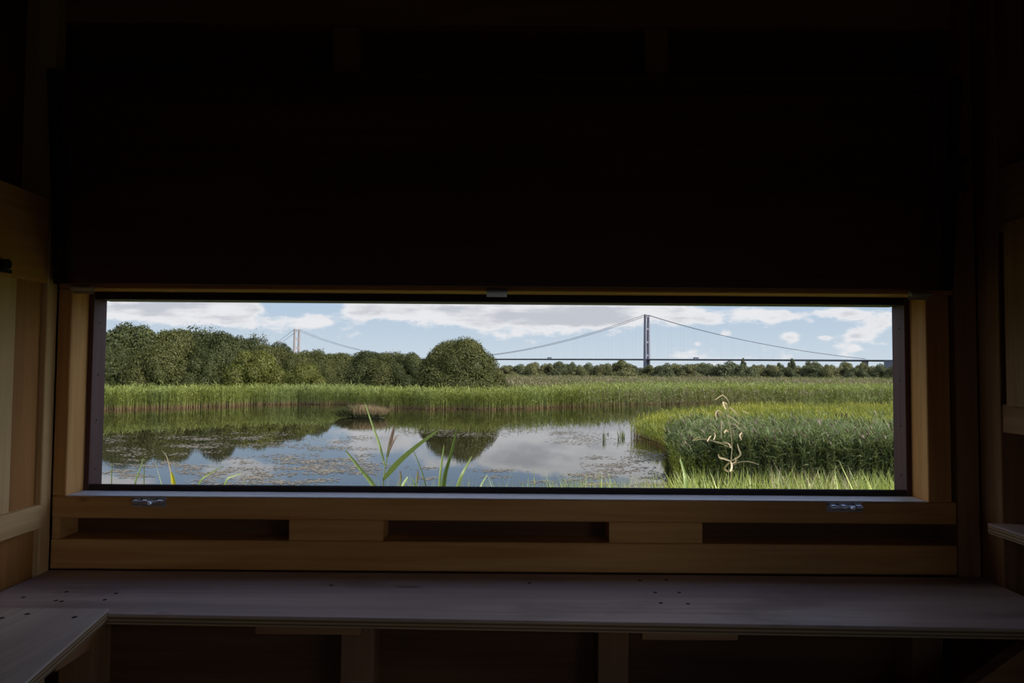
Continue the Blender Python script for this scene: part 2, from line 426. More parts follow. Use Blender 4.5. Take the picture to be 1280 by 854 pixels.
# ================================================================== FOLIAGE MATERIALS
def leaf_mat(name, dark, light, base=None, base_h=0.25, top=None, patch=None, patch_scale=0.2, trans=0.3, gloss=0.06, tipcol=None):
    m, nt = new_mat(name); g = NT(nt)
    t = g.n('ShaderNodeAttribute', attribute_name='tint').outputs['Fac']
    h = g.n('ShaderNodeAttribute', attribute_name='hgt').outputs['Fac']
    geo = g.n('ShaderNodeNewGeometry').outputs['Position']
    c = g.mix(t, dark, light)
    if patch:
        n = g.step(g.noise(g.mapv(geo, (1, 0.55, 1)), patch_scale, 3, .55), 0.45, 0.62)
        c = g.mix(n, c, g.mix(t, tuple(x * .7 for x in patch), patch))
    if top:
        n2 = g.math('MULTIPLY', g.step(h, 0.72, 0.98), g.step(g.noise(geo, 0.35, 2), 0.40, 0.60))
        c = g.mix(g.math('MULTIPLY', n2, 0.8), c, top)
    if base:
        c = g.mix(g.step(h, base_h, base_h * .3), c, base)
    df = g.n('ShaderNodeBsdfDiffuse'); g.l(c, df.inputs[0])
    tr = g.n('ShaderNodeBsdfTranslucent'); g.l(g.mix(0.35, c, (0.30, 0.36, 0.05), 'MIX') if trans > .2 else c, tr.inputs[0])
    ms = g.n('ShaderNodeMixShader'); ms.inputs[0].default_value = trans; g.l(df.outputs[0], ms.inputs[1]); g.l(tr.outputs[0], ms.inputs[2])
    gl = g.n('ShaderNodeBsdfGlossy'); gl.inputs['Roughness'].default_value = 0.45; gl.inputs[0].default_value = (.8, .8, .7, 1)
    m2 = g.n('ShaderNodeMixShader'); m2.inputs[0].default_value = gloss; g.l(ms.outputs[0], m2.inputs[1]); g.l(gl.outputs[0], m2.inputs[2])
    o = g.n('ShaderNodeOutputMaterial'); g.l(m2.outputs[0], o.inputs[0])
    return m
TAN = (0.30, 0.215, 0.115)
L = {}
L['dark'] = leaf_mat('leaf_dark', (0.030, 0.037, 0.012), (0.080, 0.088, 0.029), trans=.18, gloss=.012)
L['mid'] = leaf_mat('leaf_mid', (0.042, 0.048, 0.013), (0.108, 0.110, 0.034), trans=.2, gloss=.012)
L['light'] = leaf_mat('leaf_light', (0.062, 0.070, 0.014), (0.150, 0.150, 0.038), trans=.22, gloss=.012)
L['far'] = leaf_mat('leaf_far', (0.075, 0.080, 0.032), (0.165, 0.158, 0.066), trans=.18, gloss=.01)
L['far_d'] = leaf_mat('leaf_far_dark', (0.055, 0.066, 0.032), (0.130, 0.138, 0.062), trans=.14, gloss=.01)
L['reed'] = leaf_mat('reed_far', (0.125, 0.152, 0.028), (0.285, 0.300, 0.070), base=(0.24, 0.155, 0.075), base_h=0.24, patch=(0.24, 0.285, 0.085), patch_scale=.12, gloss=.03)
L['field'] = leaf_mat('reed_field', (0.092, 0.116, 0.030), (0.205, 0.222, 0.066), patch=(0.19, 0.150, 0.088), patch_scale=.04, top=(0.20, 0.16, 0.10), gloss=.02)
L['sedge'] = leaf_mat('sedge', (0.17, 0.175, 0.018), (0.36, 0.35, 0.040), base=(0.15, 0.075, 0.035), base_h=.4, patch=(0.16, 0.19, 0.030), patch_scale=.3, gloss=.03)
L['front'] = leaf_mat('reed_front', (0.065, 0.094, 0.034), (0.205, 0.240, 0.105), base=(0.13, 0.10, 0.05), base_h=.2, gloss=.015)
L['brown'] = leaf_mat('brown_reed', (0.13, 0.105, 0.062), (0.235, 0.185, 0.125), top=(.20,.14,.11), patch=(.19,.20,.08), patch_scale=.06, gloss=.015)
L['plume'] = leaf_mat('reed_plume', (0.085, 0.056, 0.044), (0.17, 0.120, 0.085), trans=.2, gloss=.03)
L['grass'] = leaf_mat('bank_grass', (0.07, 0.125, 0.015), (0.52, 0.56, 0.105), base=(0.28, 0.22, 0.10), base_h=.2, trans=.38, gloss=.08)
L['straw'] = leaf_mat('straw', (0.30, 0.21, 0.115), (0.58, 0.45, 0.27), trans=.25, gloss=.05)
L['blade'] = leaf_mat('reed_blade', (0.11, 0.175, 0.035), (0.30, 0.39, 0.115), trans=.35, gloss=.05)
L['yellow'] = leaf_mat('yellow_blade', (0.55, 0.50, 0.015), (0.72, 0.66, 0.03), trans=.35, gloss=.05)
L['bark'] = plain('bark', (0.075, 0.055, 0.04), .9)
L['soil'] = plain('marsh_soil', (0.045, 0.045, 0.018), .95, 0, .4, .6)
L['turf'] = plain('bank_turf', (0.15, 0.165, 0.045), .95, 0, .4, 2.0)
L['weed'] = leaf_mat('pondweed', (0.080, 0.066, 0.046), (0.215, 0.185, 0.142), trans=.0, gloss=.10)

def np_mesh(name, V, quads, tris, mat, attrs):
    me = bpy.data.meshes.new(name)
    nq, nt_ = len(quads), len(tris)
    me.vertices.add(len(V)); me.vertices.foreach_set('co', V.astype(np.float32).ravel())
    li = np.concatenate([quads.ravel(), tris.ravel()]).astype(np.int32)
    me.loops.add(len(li)); me.loops.foreach_set('vertex_index', li)
    me.polygons.add(nq + nt_)
    st_ = np.concatenate([np.arange(nq) * 4, nq * 4 + np.arange(nt_) * 3]).astype(np.int32)
    me.polygons.foreach_set('loop_start', st_)
    me.update(calc_edges=True)
    for k, a in attrs.items():
        at = me.attributes.new(k, 'FLOAT', 'POINT'); at.data.foreach_set('value', a.astype(np.float32))
    me.materials.append(mat)
    me.validate()
    return me

class Rib:                        # many tapering blades, each with its own bend
    def __init__(s): s.V, s.T, s.H, s.n = [], [], [], 0
    def add(s, base, mid, tip, w, side, tint, h0=0.0, h1=1.0, wm=0.85):
        N = len(base); w = np.broadcast_to(w, (N,))[:, None]
        V = np.empty((N, 5, 3)); V[:, 0] = base - side * w / 2; V[:, 1] = base + side * w / 2
        V[:, 2] = mid + side * w * wm / 2; V[:, 3] = mid - side * w * wm / 2; V[:, 4] = tip
        h0 = np.broadcast_to(h0, (N,)); h1 = np.broadcast_to(h1, (N,))
        Hh = np.stack([h0, h0, (h0 + h1) / 2, (h0 + h1) / 2, h1], 1)
        s.V.append(V.reshape(-1, 3)); s.T.append(np.repeat(tint, 5)); s.H.append(Hh.ravel()); s.n += N
    def mesh(s, name, mat, origin=(0, 0, 0)):
        V = np.concatenate(s.V) - np.array(origin); k = np.arange(s.n)[:, None] * 5
        return np_mesh(name, V, k + np.array([[0, 1, 2, 3]]), k + np.array([[3, 2, 4]]), mat,
                       {'tint': np.clip(np.concatenate(s.T), 0, 1), 'hgt': np.concatenate(s.H)})
    def obj(s, name, mat, label=None, cat=None, kind=None, parent=None, origin=(0, 0, 0)):
        o = bpy.data.objects.new(name, s.mesh(name, mat, origin)); COL.objects.link(o); o.location = origin
        if parent: o.parent = parent; o.location = (0, 0, 0)
        return tag(o, label, cat, None, kind)

def reeds(rb, x, y, z0, h, sw, lw, nleaf, leaf=.38, spread=1.0, plume=None, pfrac=0.0):
    N = len(x); base = np.stack([x, y, np.broadcast_to(z0, (N,))], 1)
    lean = rng.normal(0, .06, (N, 2)) * h[:, None] + np.array([[-.03, .01]]) * h[:, None]
    tip = base + np.stack([lean[:, 0], lean[:, 1], h], 1)
    mid = base * .5 + tip * .5 - np.stack([lean[:, 0] * .15, lean[:, 1] * .15, 0 * h], 1)
    az = rng.uniform(0, PI, N); side = np.stack([np.cos(az), np.sin(az), 0 * az], 1)
    tint = rng.beta(2, 2, N)
    rb.add(base, mid, tip, sw, side, tint)
    for k in range(nleaf):
        f = rng.uniform(.28, .98, N)
        st_ = base + (tip - base) * f[:, None]
        az = rng.uniform(0, 2 * PI, N); ln = rng.uniform(.6, 1.2, N) * leaf * h
        el = rng.uniform(.25, 1.15, N)
        d = np.stack([np.cos(az) * np.cos(el) * spread, np.sin(az) * np.cos(el) * spread, np.sin(el)], 1)
        t2 = st_ + d * ln[:, None] + np.array([[0, 0, -.18]]) * ln[:, None]
        m2 = st_ + d * ln[:, None] * .5
        sd = np.stack([-np.sin(az), np.cos(az), rng.normal(0, .5, N)], 1); sd /= np.linalg.norm(sd, axis=1)[:, None]
        hz = np.clip((t2[:, 2] - base[:, 2]) / h, 0, 1)
        rb.add(st_, m2, t2, lw, sd, np.clip(tint + rng.normal(0, .22, N), 0, 1), f, hz, .8)
    if plume is not None and pfrac > 0:
        idx = np.where(rng.random(N) < pfrac)[0]; n = len(idx)
        for k in range(3):
            t0 = tip[idx] - np.array([[0, 0, .03]])
            az = rng.normal(2.6, .8, n); ln = rng.uniform(.14, .26, n)
            d = np.stack([np.cos(az) * .45, np.sin(az) * .45, np.full(n, .85)], 1)
            sd = np.stack([-np.sin(az), np.cos(az), 0 * az], 1)
            plume.add(t0, t0 + d * ln[:, None] * .55, t0 + d * ln[:, None] + np.array([[-.03, 0, -.05]]), .030, sd, rng.beta(2, 2, n), wm=1.2)

# ================================================================== POND, GROUND
def poly_obj(name, pts, z, mat, label, cat, kind='structure', thick=None):
    me = bpy.data.meshes.new(name); bm = bmesh.new()
    vs = [bm.verts.new((p[0], p[1], z)) for p in pts]; fc = bm.faces.new(vs); bm.normal_update()
    if fc.normal.z < 0: fc.normal_flip()
    bmesh.ops.triangulate(bm, faces=[fc])
    bm.to_mesh(me); bm.free(); me.materials.append(mat)
    o = bpy.data.objects.new(name, me); COL.objects.link(o)
    return tag(o, label, cat, kind=kind)

m, nt = new_mat('pond_water'); g = NT(nt)
geo = g.n('ShaderNodeNewGeometry').outputs['Position']
n1 = g.noise(g.mapv(geo, (1.6, 5.0, 1)), 1.0, 4, .55, .3)
n2 = g.noise(g.mapv(geo, (.12, .28, 1), (3, 7, 0)), 1.0, 2, .5)
amp = g.step(n2, .40, .66)
bp = g.n('ShaderNodeBump'); bp.inputs['Distance'].default_value = .02
g.l(g.math('MULTIPLY_ADD', amp, .055, .008), bp.inputs['Strength']); g.l(n1, bp.inputs['Height'])
p = g.n('ShaderNodeBsdfPrincipled'); p.inputs['Base Color'].default_value = (0.016, 0.013, 0.006, 1)
p.inputs['Roughness'].default_value = .02; p.inputs['IOR'].default_value = 1.36; p.inputs['Specular IOR Level'].default_value = .45
g.l(bp.outputs[0], p.inputs['Normal'])
o = g.n('ShaderNodeOutputMaterial'); g.l(p.outputs[0], o.inputs[0]); MAT['water'] = m
poly_obj('pond_water', [(-70, 8), (70, 8), (70, 75), (-70, 75)], WATER, MAT['water'], 'still brown pond reflecting the cloudy sky', 'pond')

edge_px = [(-60, 516), (60, 514), (128, 513), (200, 511), (300, 507.5), (370, 506), (430, 507), (480, 511), (560, 512.5), (640, 512.5), (700, 510), (760, 507), (800, 506), (860, 504.5), (900, 504), (1400, 507)]
edge = [W(*e) for e in edge_px]
eu0 = np.array([e.x / e.y for e in edge]); ey0 = np.array([e.y for e in edge])
eu = np.linspace(eu0[0], eu0[-1], 240); ey = np.interp(eu, eu0, ey0)
ey = ey + .35 * np.sin(eu * 31) * np.sin(eu * 13 + 1) + .22 * np.sin(eu * 83 + 2)
def edgeY(u): return np.interp(u, eu, ey)
far_pts = [(u_ * (y_ + .6), y_ + .6) for u_, y_ in zip(eu, ey)] + [(3500, 3800), (-3500, 3800)]
poly_obj('marsh_ground', far_pts, WATER + .035, L['soil'], 'flat marsh ground beyond the pond', 'ground')

sed_poly = [W(784, 546), W(800, 551), W(826, 560), W(836, 575), W(838, 592), W(842, 603)]
sed_left = [(q.x, q.y) for q in sed_poly]
bed = sed_left + [(14, 15.8), (36, 16), (60, 44), (W(885, 504).x, 44.5), (W(850, 509).x, 40), (W(806, 520).x, 35)]
poly_obj('bed_ground', [(x_ + (.45 if y_ < 43 and x_ < 13 else 0), y_) for x_, y_ in bed], WATER + .03, L['soil'], 'muddy ground under the right hand reed bed', 'ground')
# near bank, sloping from the hide to the water
nx, ny = 60, 24
V = []; 
for j in range(ny + 1):
    for i in range(nx + 1):
        x = -14 + 34 * i / nx; y = -3 + 17.5 * j / ny
        z = -.40 - .95 * max(0, (y - 3) / 10) ** 1.15 + .05 * math.sin(x * 2.1 + y) * math.sin(y * 1.7)
        V.append((x, y, z))
q = np.array([[j * (nx + 1) + i, j * (nx + 1) + i + 1, (j + 1) * (nx + 1) + i + 1, (j + 1) * (nx + 1) + i] for j in range(ny) for i in range(nx)])
me = np_mesh('bank_ground', np.array(V), q, np.zeros((0, 3), int), L['turf'], {})
o = bpy.data.objects.new('bank_ground', me); COL.objects.link(o)
tag(o, 'grassy near bank sloping from the hide to the pond', 'ground', kind='structure')
def bankz(x, y): return -.40 - .95 * np.maximum(0, (y - 3) / 10) ** 1.15

# ---- far reed bed along the opposite bank
def strip(n, u0_, u1_, d0, d1, power=1.6):
    u = rng.uniform(u0_, u1_, n); t = rng.random(n) ** power
    y = edgeY(u) + d0 + (d1 - d0) * t
    return u * y, y, u
rb = Rib()
x, y, u = strip(15000, -.74, .0, -.1, 22, 2.0); h = rng.normal(1.25, .12, len(x)) - .026 * np.maximum(0, y - edgeY(u)); reeds(rb, x, y, WATER, h, .022, .034, 4, .34)
x, y, u = strip(17000, .0, .78, -.1, 20, 2.0); h = rng.normal(1.25, .12, len(x)) - .022 * np.maximum(0, y - edgeY(u)) * np.clip(1 - (u - .0) / .12, 0, 1); reeds(rb, x, y, WATER, h, .022, .034, 4, .34)
rb.obj('reed_bed', L['reed'], 'bright green reed bed along the far bank of the pond', 'reeds', 'stuff')
# ---- wide marsh beyond it, to the line of bushes
rb = Rib(); pl = Rib()
u = rng.uniform(-.06, .80, 26000); e = np.maximum(edgeY(u), 44) + 14; y = e * (172 / e) ** rng.random(len(u)); x = u * y
h = rng.normal(1.20, .10, len(x)); reeds(rb, x, y, WATER, h, .05, .085, 3, .34)
u = rng.uniform(.10, .80, 1500); y = 46 + 14 * rng.random(len(u)) ** 1.6; x = u * y
h = rng.normal(1.15, .1, len(x)); reeds(rb, x, y, WATER, h, .028, .045, 4, .34, plume=pl, pfrac=.2)
rb2 = Rib(); u = rng.uniform(-.04, .80, 9000); y = 78 * (114 / 78) ** rng.random(len(u)); x = u * y
h = rng.normal(1.30, .08, len(x)); reeds(rb2, x, y, WATER, h, .05, .085, 3, .34)
rb2.obj('brown_reeds', L['brown'], 'brownish purple band of flowering reeds before the distant bushes', 'reeds', 'stuff')
mo = rb.obj('marsh_reeds', L['field'], 'wide green and brown marsh stretching to the distant bushes', 'reeds', 'stuff')
pl.obj('seed_heads', L['plume'], parent=mo, kind='stuff')
# ---- sedge and the nearer reed bed on the right
from mathutils.geometry import intersect_point_line
bedp = np.array(bed)
def inside(x, y, poly):
    c = np.zeros(len(x), bool); n = len(poly)
    for i in range(n):
        x1, y1 = poly[i]; x2, y2 = poly[(i + 1) % n]
        cond = ((y1 > y) != (y2 > y)) & (x < (x2 - x1) * (y - y1) / (y2 - y1 + 1e-12) + x1)
        c ^= cond
    return c
N = 120000
u = rng.uniform(.10, .70, N); y = 15.9 * (44.5 / 15.9) ** rng.random(N); x = u * y
k = inside(x, y, bedp) & ((y > 20.6) | (x < 4.9 + .25 * rng.random(N)))
x, y = x[k][:34000], y[k][:34000]
h = rng.normal(.60, .07, len(x)); rb = Rib(); reeds(rb, x, y, WATER, h, .010, .016, 3, .5, .7)
rb.obj('sedge_bed', L['sedge'], 'yellow green sedge behind the dark reeds on the right', 'sedge', 'stuff')
u = rng.uniform(.20, .78, 40000); y = 16.0 + 5.4 * rng.random(len(u)) ** 1.3; x = u * y
k = inside(x, y, bedp) & (x > 4.0 + .5 * rng.random(len(x)) + .10 * (y - 16)); x, y = x[k][:13000], y[k][:13000]
h = np.clip(rng.normal(1.02, .13, len(x)), .6, 1.4) * np.clip(.72 + .28 * (x - 4.0) / 1.2, .7, 1)
rb = Rib(); pl = Rib(); reeds(rb, x, y, WATER, h, .010, .024, 9, .32, 1.0, plume=pl, pfrac=.10)
fo = rb.obj('dark_reeds', L['front'], 'dense dark green reeds on the right, in front of the yellow sedge', 'reeds', 'stuff')
pl.obj('seed_heads', L['plume'], parent=fo, kind='stuff')

# ---- long grass on the near bank
def blades(n, px0, px1, y0, y1, tipmean, tipsd, w0, w1, bend=.25):
    px = rng.uniform(px0, px1, n); y = rng.uniform(y0, y1, n)
    x = (px - 640) / F * y
    zt_ = EYE.z - (rng.normal(tipmean, tipsd, n) - 460 + (px - 640) * 0) / F * y
    zb_ = bankz(x, y); hh = np.maximum(zt_ - zb_, .25)
    az = rng.uniform(0, 2 * PI, n); b = np.abs(rng.normal(bend, .14, n)) * hh * .6
    off = np.stack([np.cos(az) * b, np.sin(az) * b, 0 * b], 1)
    base = np.stack([x, y, zb_], 1) - off * .5
    mid = base + np.stack([off[:, 0] * .3, off[:, 1] * .3, hh * .62], 1)
    tip = base + off + np.stack([0 * hh, 0 * hh, hh], 1)
    sa = rng.uniform(0, PI, n); side = np.stack([np.cos(sa), np.sin(sa), 0 * sa], 1)
    return base, mid, tip, rng.uniform(w0, w1, n), side
gr = Rib()
for a_ in ((2000, 842, 1330, 5.0, 10.0, 592, 7, .018, .036, .4), (420, 835, 1330, 3.8, 6, 594, 9, .014, .028, .5),
           (620, 690, 860, 4.5, 9.0, 599, 7, .010, .022, .35), (420, 480, 720, 4.5, 8.0, 602, 6, .008, .016), (60, 90, 470, 4.0, 8.0, 612, 6, .006, .011),
           (4000, -300, 1400, 3.2, 11, 660, 25, .010, .018)):
    bb = blades(*a_); gr.add(*bb, rng.beta(.8, .8, a_[0]))
go = gr.obj('bank_grass', L['grass'], 'sunlit long grass on the near bank below the slot', 'grass', 'stuff')
dr = Rib()
for a_ in ((330, 960, 1080, 5.0, 8.5, 590, 8, .006, .014, .5), (330, 680, 860, 5.0, 8.5, 600, 7, .004, .008, .5), (120, 850, 1330, 5.0, 8.5, 596, 8, .004, .009, .4)):
    bb = blades(*a_); dr.add(*bb, rng.beta(2, 2, a_[0]))
dr.obj('dry_grass', L['straw'], 'pale dry grass stems among the near bank grass', 'grass', 'stuff')

# ---- individual plants close to the slot, from measured outlines
def strap(mb_list, pts, w, Y, wfun=None):
    """a leaf as a folded strip along measured points; depth Y may vary from end to end"""
    pts = [Vector(P(px, py, Y[0] + (Y[1] - Y[0]) * i / max(1, len(pts) - 1))) for i, (px, py) in enumerate(pts)]
    # smooth
    out = []
    for i in range(len(pts) - 1):
        p0, p1, p2, p3 = pts[max(i - 1, 0)], pts[i], pts[i + 1], pts[min(i + 2, len(pts) - 1)]
        for k in range(6):
            t = k / 6
            out.append(0.5 * ((2 * p1) + (p2 - p0) * t + (2 * p0 - 5 * p1 + 4 * p2 - p3) * t * t + (3 * p1 - p0 - 3 * p2 + p3) * t ** 3))
    out.append(pts[-1]); mb_list.append((out, w, wfun))
def strap_obj(name, items, mat, parent, tintv=.6):
    V = []; Q = []; T = []; Hh = []
    for out, w, wfun in items:
        n = len(out); s0 = len(V)
        for i, pnt in enumerate(out):
            t = i / (n - 1)
            tan = (out[min(i + 1, n - 1)] - out[max(i - 1, 0)]).normalized()
            sd = tan.cross(Vector((0, 1, 0)))
            if sd.length < 1e-3: sd = Vector((1, 0, 0))
            sd.normalize()
            ww = w * (wfun(t) if wfun else (min(1, .35 + 3 * t) * (1 - t) ** .55 if t < 1 else 0)) / 2 + .0006
            back = Vector((0, ww * .5, 0))
            V += [pnt - sd * ww, pnt + back, pnt + sd * ww]; T += [tintv * .8, tintv, tintv * 1.15]; Hh += [t * .4 + .5] * 3
        for i in range(n - 1):
            a = s0 + i * 3
            Q += [[a, a + 1, a + 4, a + 3], [a + 1, a + 2, a + 5, a + 4]]
    off = Vector((0, 0, 0)); p_ = parent
    while p_ is not None: off += Vector(p_.location); p_ = p_.parent
    me = np_mesh(name, np.array(V) - np.array(off), np.array(Q), np.zeros((0, 3), int), mat, {'tint': np.array(T), 'hgt': np.array(Hh)})
    o = bpy.data.objects.new(name, me); COL.objects.link(o); o.parent = parent
    return o
STEM = lambda t: 1 - .6 * t
def plant(name, px, Y, label, cat, stems, leaves, plumes=(), mats=('blade', 'blade', 'plume'), sw=.006, tint=.6):
    b = P(px, 640, Y); root = Vector((b.x, Y, float(bankz(np.array(b.x), np.array(Y)))))
    t = tag(empty(name, root), label, cat)
    for s_ in stems:
        it = []; d = s_[0]
        strap(it, s_, sw, (Y, Y), STEM)
        p0 = it[0][0][0]
        it[0][0].insert(0, Vector((root.x * .7 + p0.x * .3, Y, root.z)))
        strap_obj('stem', it, L[mats[0]], t, tint)
    for l_ in leaves:
        it = []; strap(it, l_[0], l_[1], (Y, Y + l_[2]), None)
        if l_[0][0][1] > 600:
            p0 = it[0][0][0]; it[0][0].insert(0, Vector((root.x * .8 + p0.x * .2, Y, root.z)))
        strap_obj('leaf', it, L[l_[3] if len(l_) > 3 else mats[1]], t, tint + random.uniform(-.15, .2))
    for l_ in plumes:
        it = []; strap(it, l_[0], l_[1], (Y, Y + .05), lambda t: .4 + 1.2 * t * (1 - t) * 2); strap_obj('seed_head', it, L[mats[2]], t, .45)
    return t
Y = 3.4
plant('common_reed', 478, Y, 'tall green reed with wide arching leaves and one purple seed head near the slot', 'reed',
      [[(478, 625), (480, 595), (484, 572), (487, 556)]],
      [([(479, 600), (498, 578), (522, 557), (549, 537)], .030, -.3), ([(472, 625), (466, 606), (450, 586), (431, 562)], .030, .2),
       ([(481, 582), (474, 555), (464, 527), (456, 503)], .013, .2)],
      [([(484, 572), (488, 553), (493, 533)], .016), ([(485, 568), (491, 553), (496, 545)], .010)])
plant('common_reed', 553, 3.6, 'green reed of upright blades beneath the bush reflection', 'reed',
      [[(536, 625), (530, 598), (522, 576), (516, 562)]],
      [([(553, 625), (556, 596), (563, 570), (572, 533)], .026, -.1), ([(549, 625), (550, 598), (552, 580), (555, 556)], .018, .1),
       ([(568, 620), (576, 597), (582, 585), (590, 570)], .020, .1), ([(598, 618), (603, 604), (609, 594)], .013, .1)], tint=.25)
plant('common_reed', 505, 3.7, 'short green reed shoots with dark buds between the two tall reeds', 'reed',
      [[(500, 625), (501, 603), (501, 592)], [(522, 625), (521, 606), (522, 592)]],
      [([(500, 620), (504, 606), (510, 596)], .020, .1), ([(521, 622), (518, 606), (515, 597)], .014, .1)],
      [([(500, 606), (501, 598), (500, 589)], .012), ([(521, 604), (522, 596), (522, 589)], .012)])
t = plant('yellow_reed', 217, 3.3, 'bright yellow reed blade with a thin drooping tip at the left of the slot', 'reed', [],
      [([(218, 640), (217, 606), (214, 590)], .034, 0., 'yellow'), ([(215, 604), (213, 588), (208, 570), (202, 563)], .007, .1, 'straw')], mats=('yellow', 'yellow', 'plume'))
plant('grass_tuft', 172, 3.5, 'thin dark green stems standing left of the yellow reed', 'grass', [[(139, 640), (139.5, 600), (140, 580)], [(180, 640), (180, 600), (180.5, 583)]],
      [([(166, 625), (170, 600), (176, 584), (179, 572)], .010, .1)], sw=.006, tint=.15)
plant('grass_tuft', 255, 3.5, 'pair of arching dull green blades right of the yellow reed', 'grass', [],
      [([(244, 630), (250, 603), (261, 593), (278, 583)], .012, .1), ([(276, 625), (283, 601), (292, 595), (302, 592)], .012, .1)], tint=.4)
plant('reed_leaf', 1040 - 183, 4.2, 'broad lime green blade at the water edge below the dark reeds', 'reed', [],
      [([(857, 640), (857, 604), (855, 590), (850, 572)], .030, .1)], tint=1.0)
# the dead, bleached plant
Yd = 5.2
b = P(912, 620, Yd)
t = tag(empty('dead_plant', (b.x, Yd, float(bankz(np.array(b.x), np.array(Yd))))), 'dead straw coloured plant with curled leaves standing above the grass', 'plant')
it = []; strap(it, [(914, 620), (914, 580), (915, 555), (912, 530), (909, 505)], .007, (Yd, Yd), STEM)
it[0][0].insert(0, Vector((b.x, Yd, float(bankz(np.array(b.x), np.array(Yd)))))); strap_obj('stem', it, L['straw'], t, .35)
WF = lambda t: .5 + 1.6 * t * (1 - t)
for l_, w in (([(909, 505), (904, 503), (907, 511), (909, 512)], .020), ([(912, 509), (917, 513), (922, 518), (925, 526)], .022), ([(911, 512), (906, 503), (904, 505), (908, 511)], .012),
              ([(912, 507), (910, 500), (905, 495), (903, 493)], .018), ([(903, 494), (898, 497), (894, 500)], .010),
              ([(907, 524), (904, 517), (898, 513), (895, 517), (896, 525)], .018), ([(908, 519), (915, 522), (922, 528), (925, 530)], .016),
              ([(925, 526), (922, 532), (917, 530), (912, 531)], .014), ([(925, 537), (919, 531), (913, 530)], .014), ([(929, 514), (934, 516), (936, 518)], .014),
              ([(866, 551), (870, 548), (876, 546)], .020), ([(884, 552), (887, 547), (889, 545)], .022), ([(892, 550), (894, 545), (893, 541)], .016),
              ([(926, 549), (928, 544), (927, 541), (925, 545), (927, 550)], .018), ([(904, 553), (910, 554), (914, 560)], .014),
              ([(915, 576), (922, 572), (926, 568), (924, 562), (922, 555)], .022), ([(914, 577), (907, 574), (900, 572), (898, 568)], .026),
              ([(913, 578), (909, 581), (906, 586), (911, 590)], .034), ([(914, 578), (915, 584), (913, 590), (917, 588)], .030), ([(914, 580), (920, 577), (919, 572)], .024),
              ([(914, 583), (924, 578), (936, 577), (949, 581)], .008), ([(914, 560), (905, 556), (897, 553), (889, 550)], .006), ([(914, 556), (900, 553), (880, 549), (866, 551)], .004),
              ([(912, 545), (920, 543), (926, 545)], .005), ([(902, 548), (902, 535), (902, 525)], .004), ([(911, 540), (908, 538), (905, 541)], .030)):
    it = []; strap(it, l_, w * .5, (Yd, Yd + random.uniform(-.15, .15)), WF); strap_obj('curled_leaf', it, L['straw'], t, random.uniform(.4, 1))
# reed stems standing in the water
for i, (px, py0, py1, lb) in enumerate(((755, 552, 530, 'dark dead reed stem standing in open water, leftmost of the group'), (759.5, 545, 537, 'short broken reed stem in open water beside the leftmost dark stem'),
                                   (773.5, 551, 529, 'tall dark reed stem in the water nearest left of the sedge tip'), (778, 549, 528, 'green clump of reed stems in the water touching the sedge tip'))):
    q = W(px, py0 - 1.5); hh = (py0 - py1) / F * q.y * .62; rb = Rib()
    n = 7 if i in (0, 2) else (4 if i == 1 else 16)
    o_ = np.array([q.x, q.y, WATER - .05]); b_ = o_ + np.stack([rng.normal(0, .035, n), rng.normal(0, .04, n), 0 * np.arange(n)], 1)
    tp = b_ + np.stack([rng.normal(0, .04, n), rng.normal(0, .04, n), hh * rng.uniform(.5, 1.0, n) + .05], 1)
    sa = rng.uniform(-.4, .4, n)
    rb.add(b_, (b_ + tp) / 2, tp, .022, np.stack([np.cos(sa), np.sin(sa), 0 * sa], 1), rng.beta(2, 2, n) * .5)
    rb.obj('standing_reed', L['front'] if i != 3 else L['reed'], lb, 'reed', origin=tuple(o_))
# islet
q = W(454, 522.5); t = tag(empty('islet', (q.x, q.y, WATER)), 'small tussock islet of dark and dry brown grass in the pond', 'islet')
mb = MB(); mb.ball((q.x + .05, q.y + .2, WATER - .02), 1.0, 3, (1.05, .5, .09)); mb.build('mud_mound', L['bark'], t, smooth=True)
for nm, mt, x0, x1, n, hh in (('green_tuft', 'dark', -1.25, -.25, 900, .62), ('dry_tuft', 'straw_d', -.5, 1.05, 1500, .60)):
    if mt == 'straw_d' and 'straw_d' not in L: L['straw_d'] = leaf_mat('straw_brown', (0.16, 0.115, 0.055), (0.38, 0.28, 0.15), base=(.05, .06, .02), base_h=.35, trans=.2, gloss=.03)
    xx = rng.uniform(x0, x1, n); yy = rng.uniform(-.45, .6, n)
    hs = hh * np.sqrt(np.clip(1 - ((xx - .0) / 1.5) ** 2, .15, 1)) * rng.uniform(.7, 1.15, n)
    b_ = np.stack([q.x + xx, q.y + yy, np.full(n, WATER + .06)], 1); az = rng.uniform(0, 2 * PI, n)
    of = np.stack([np.cos(az) * .25 + (xx - .0) * .22, np.sin(az) * .2, hs], 1); rb = Rib()
    sa = rng.uniform(0, PI, n); rb.add(b_, b_ + of * .55 + np.array([[0, 0, .06]]), b_ + of, .022, np.stack([np.cos(sa), np.sin(sa), 0 * sa], 1), rng.beta(2, 2, n))
    V0 = (q.x, q.y, WATER); rb.obj(nm, L[mt], parent=t, origin=V0)
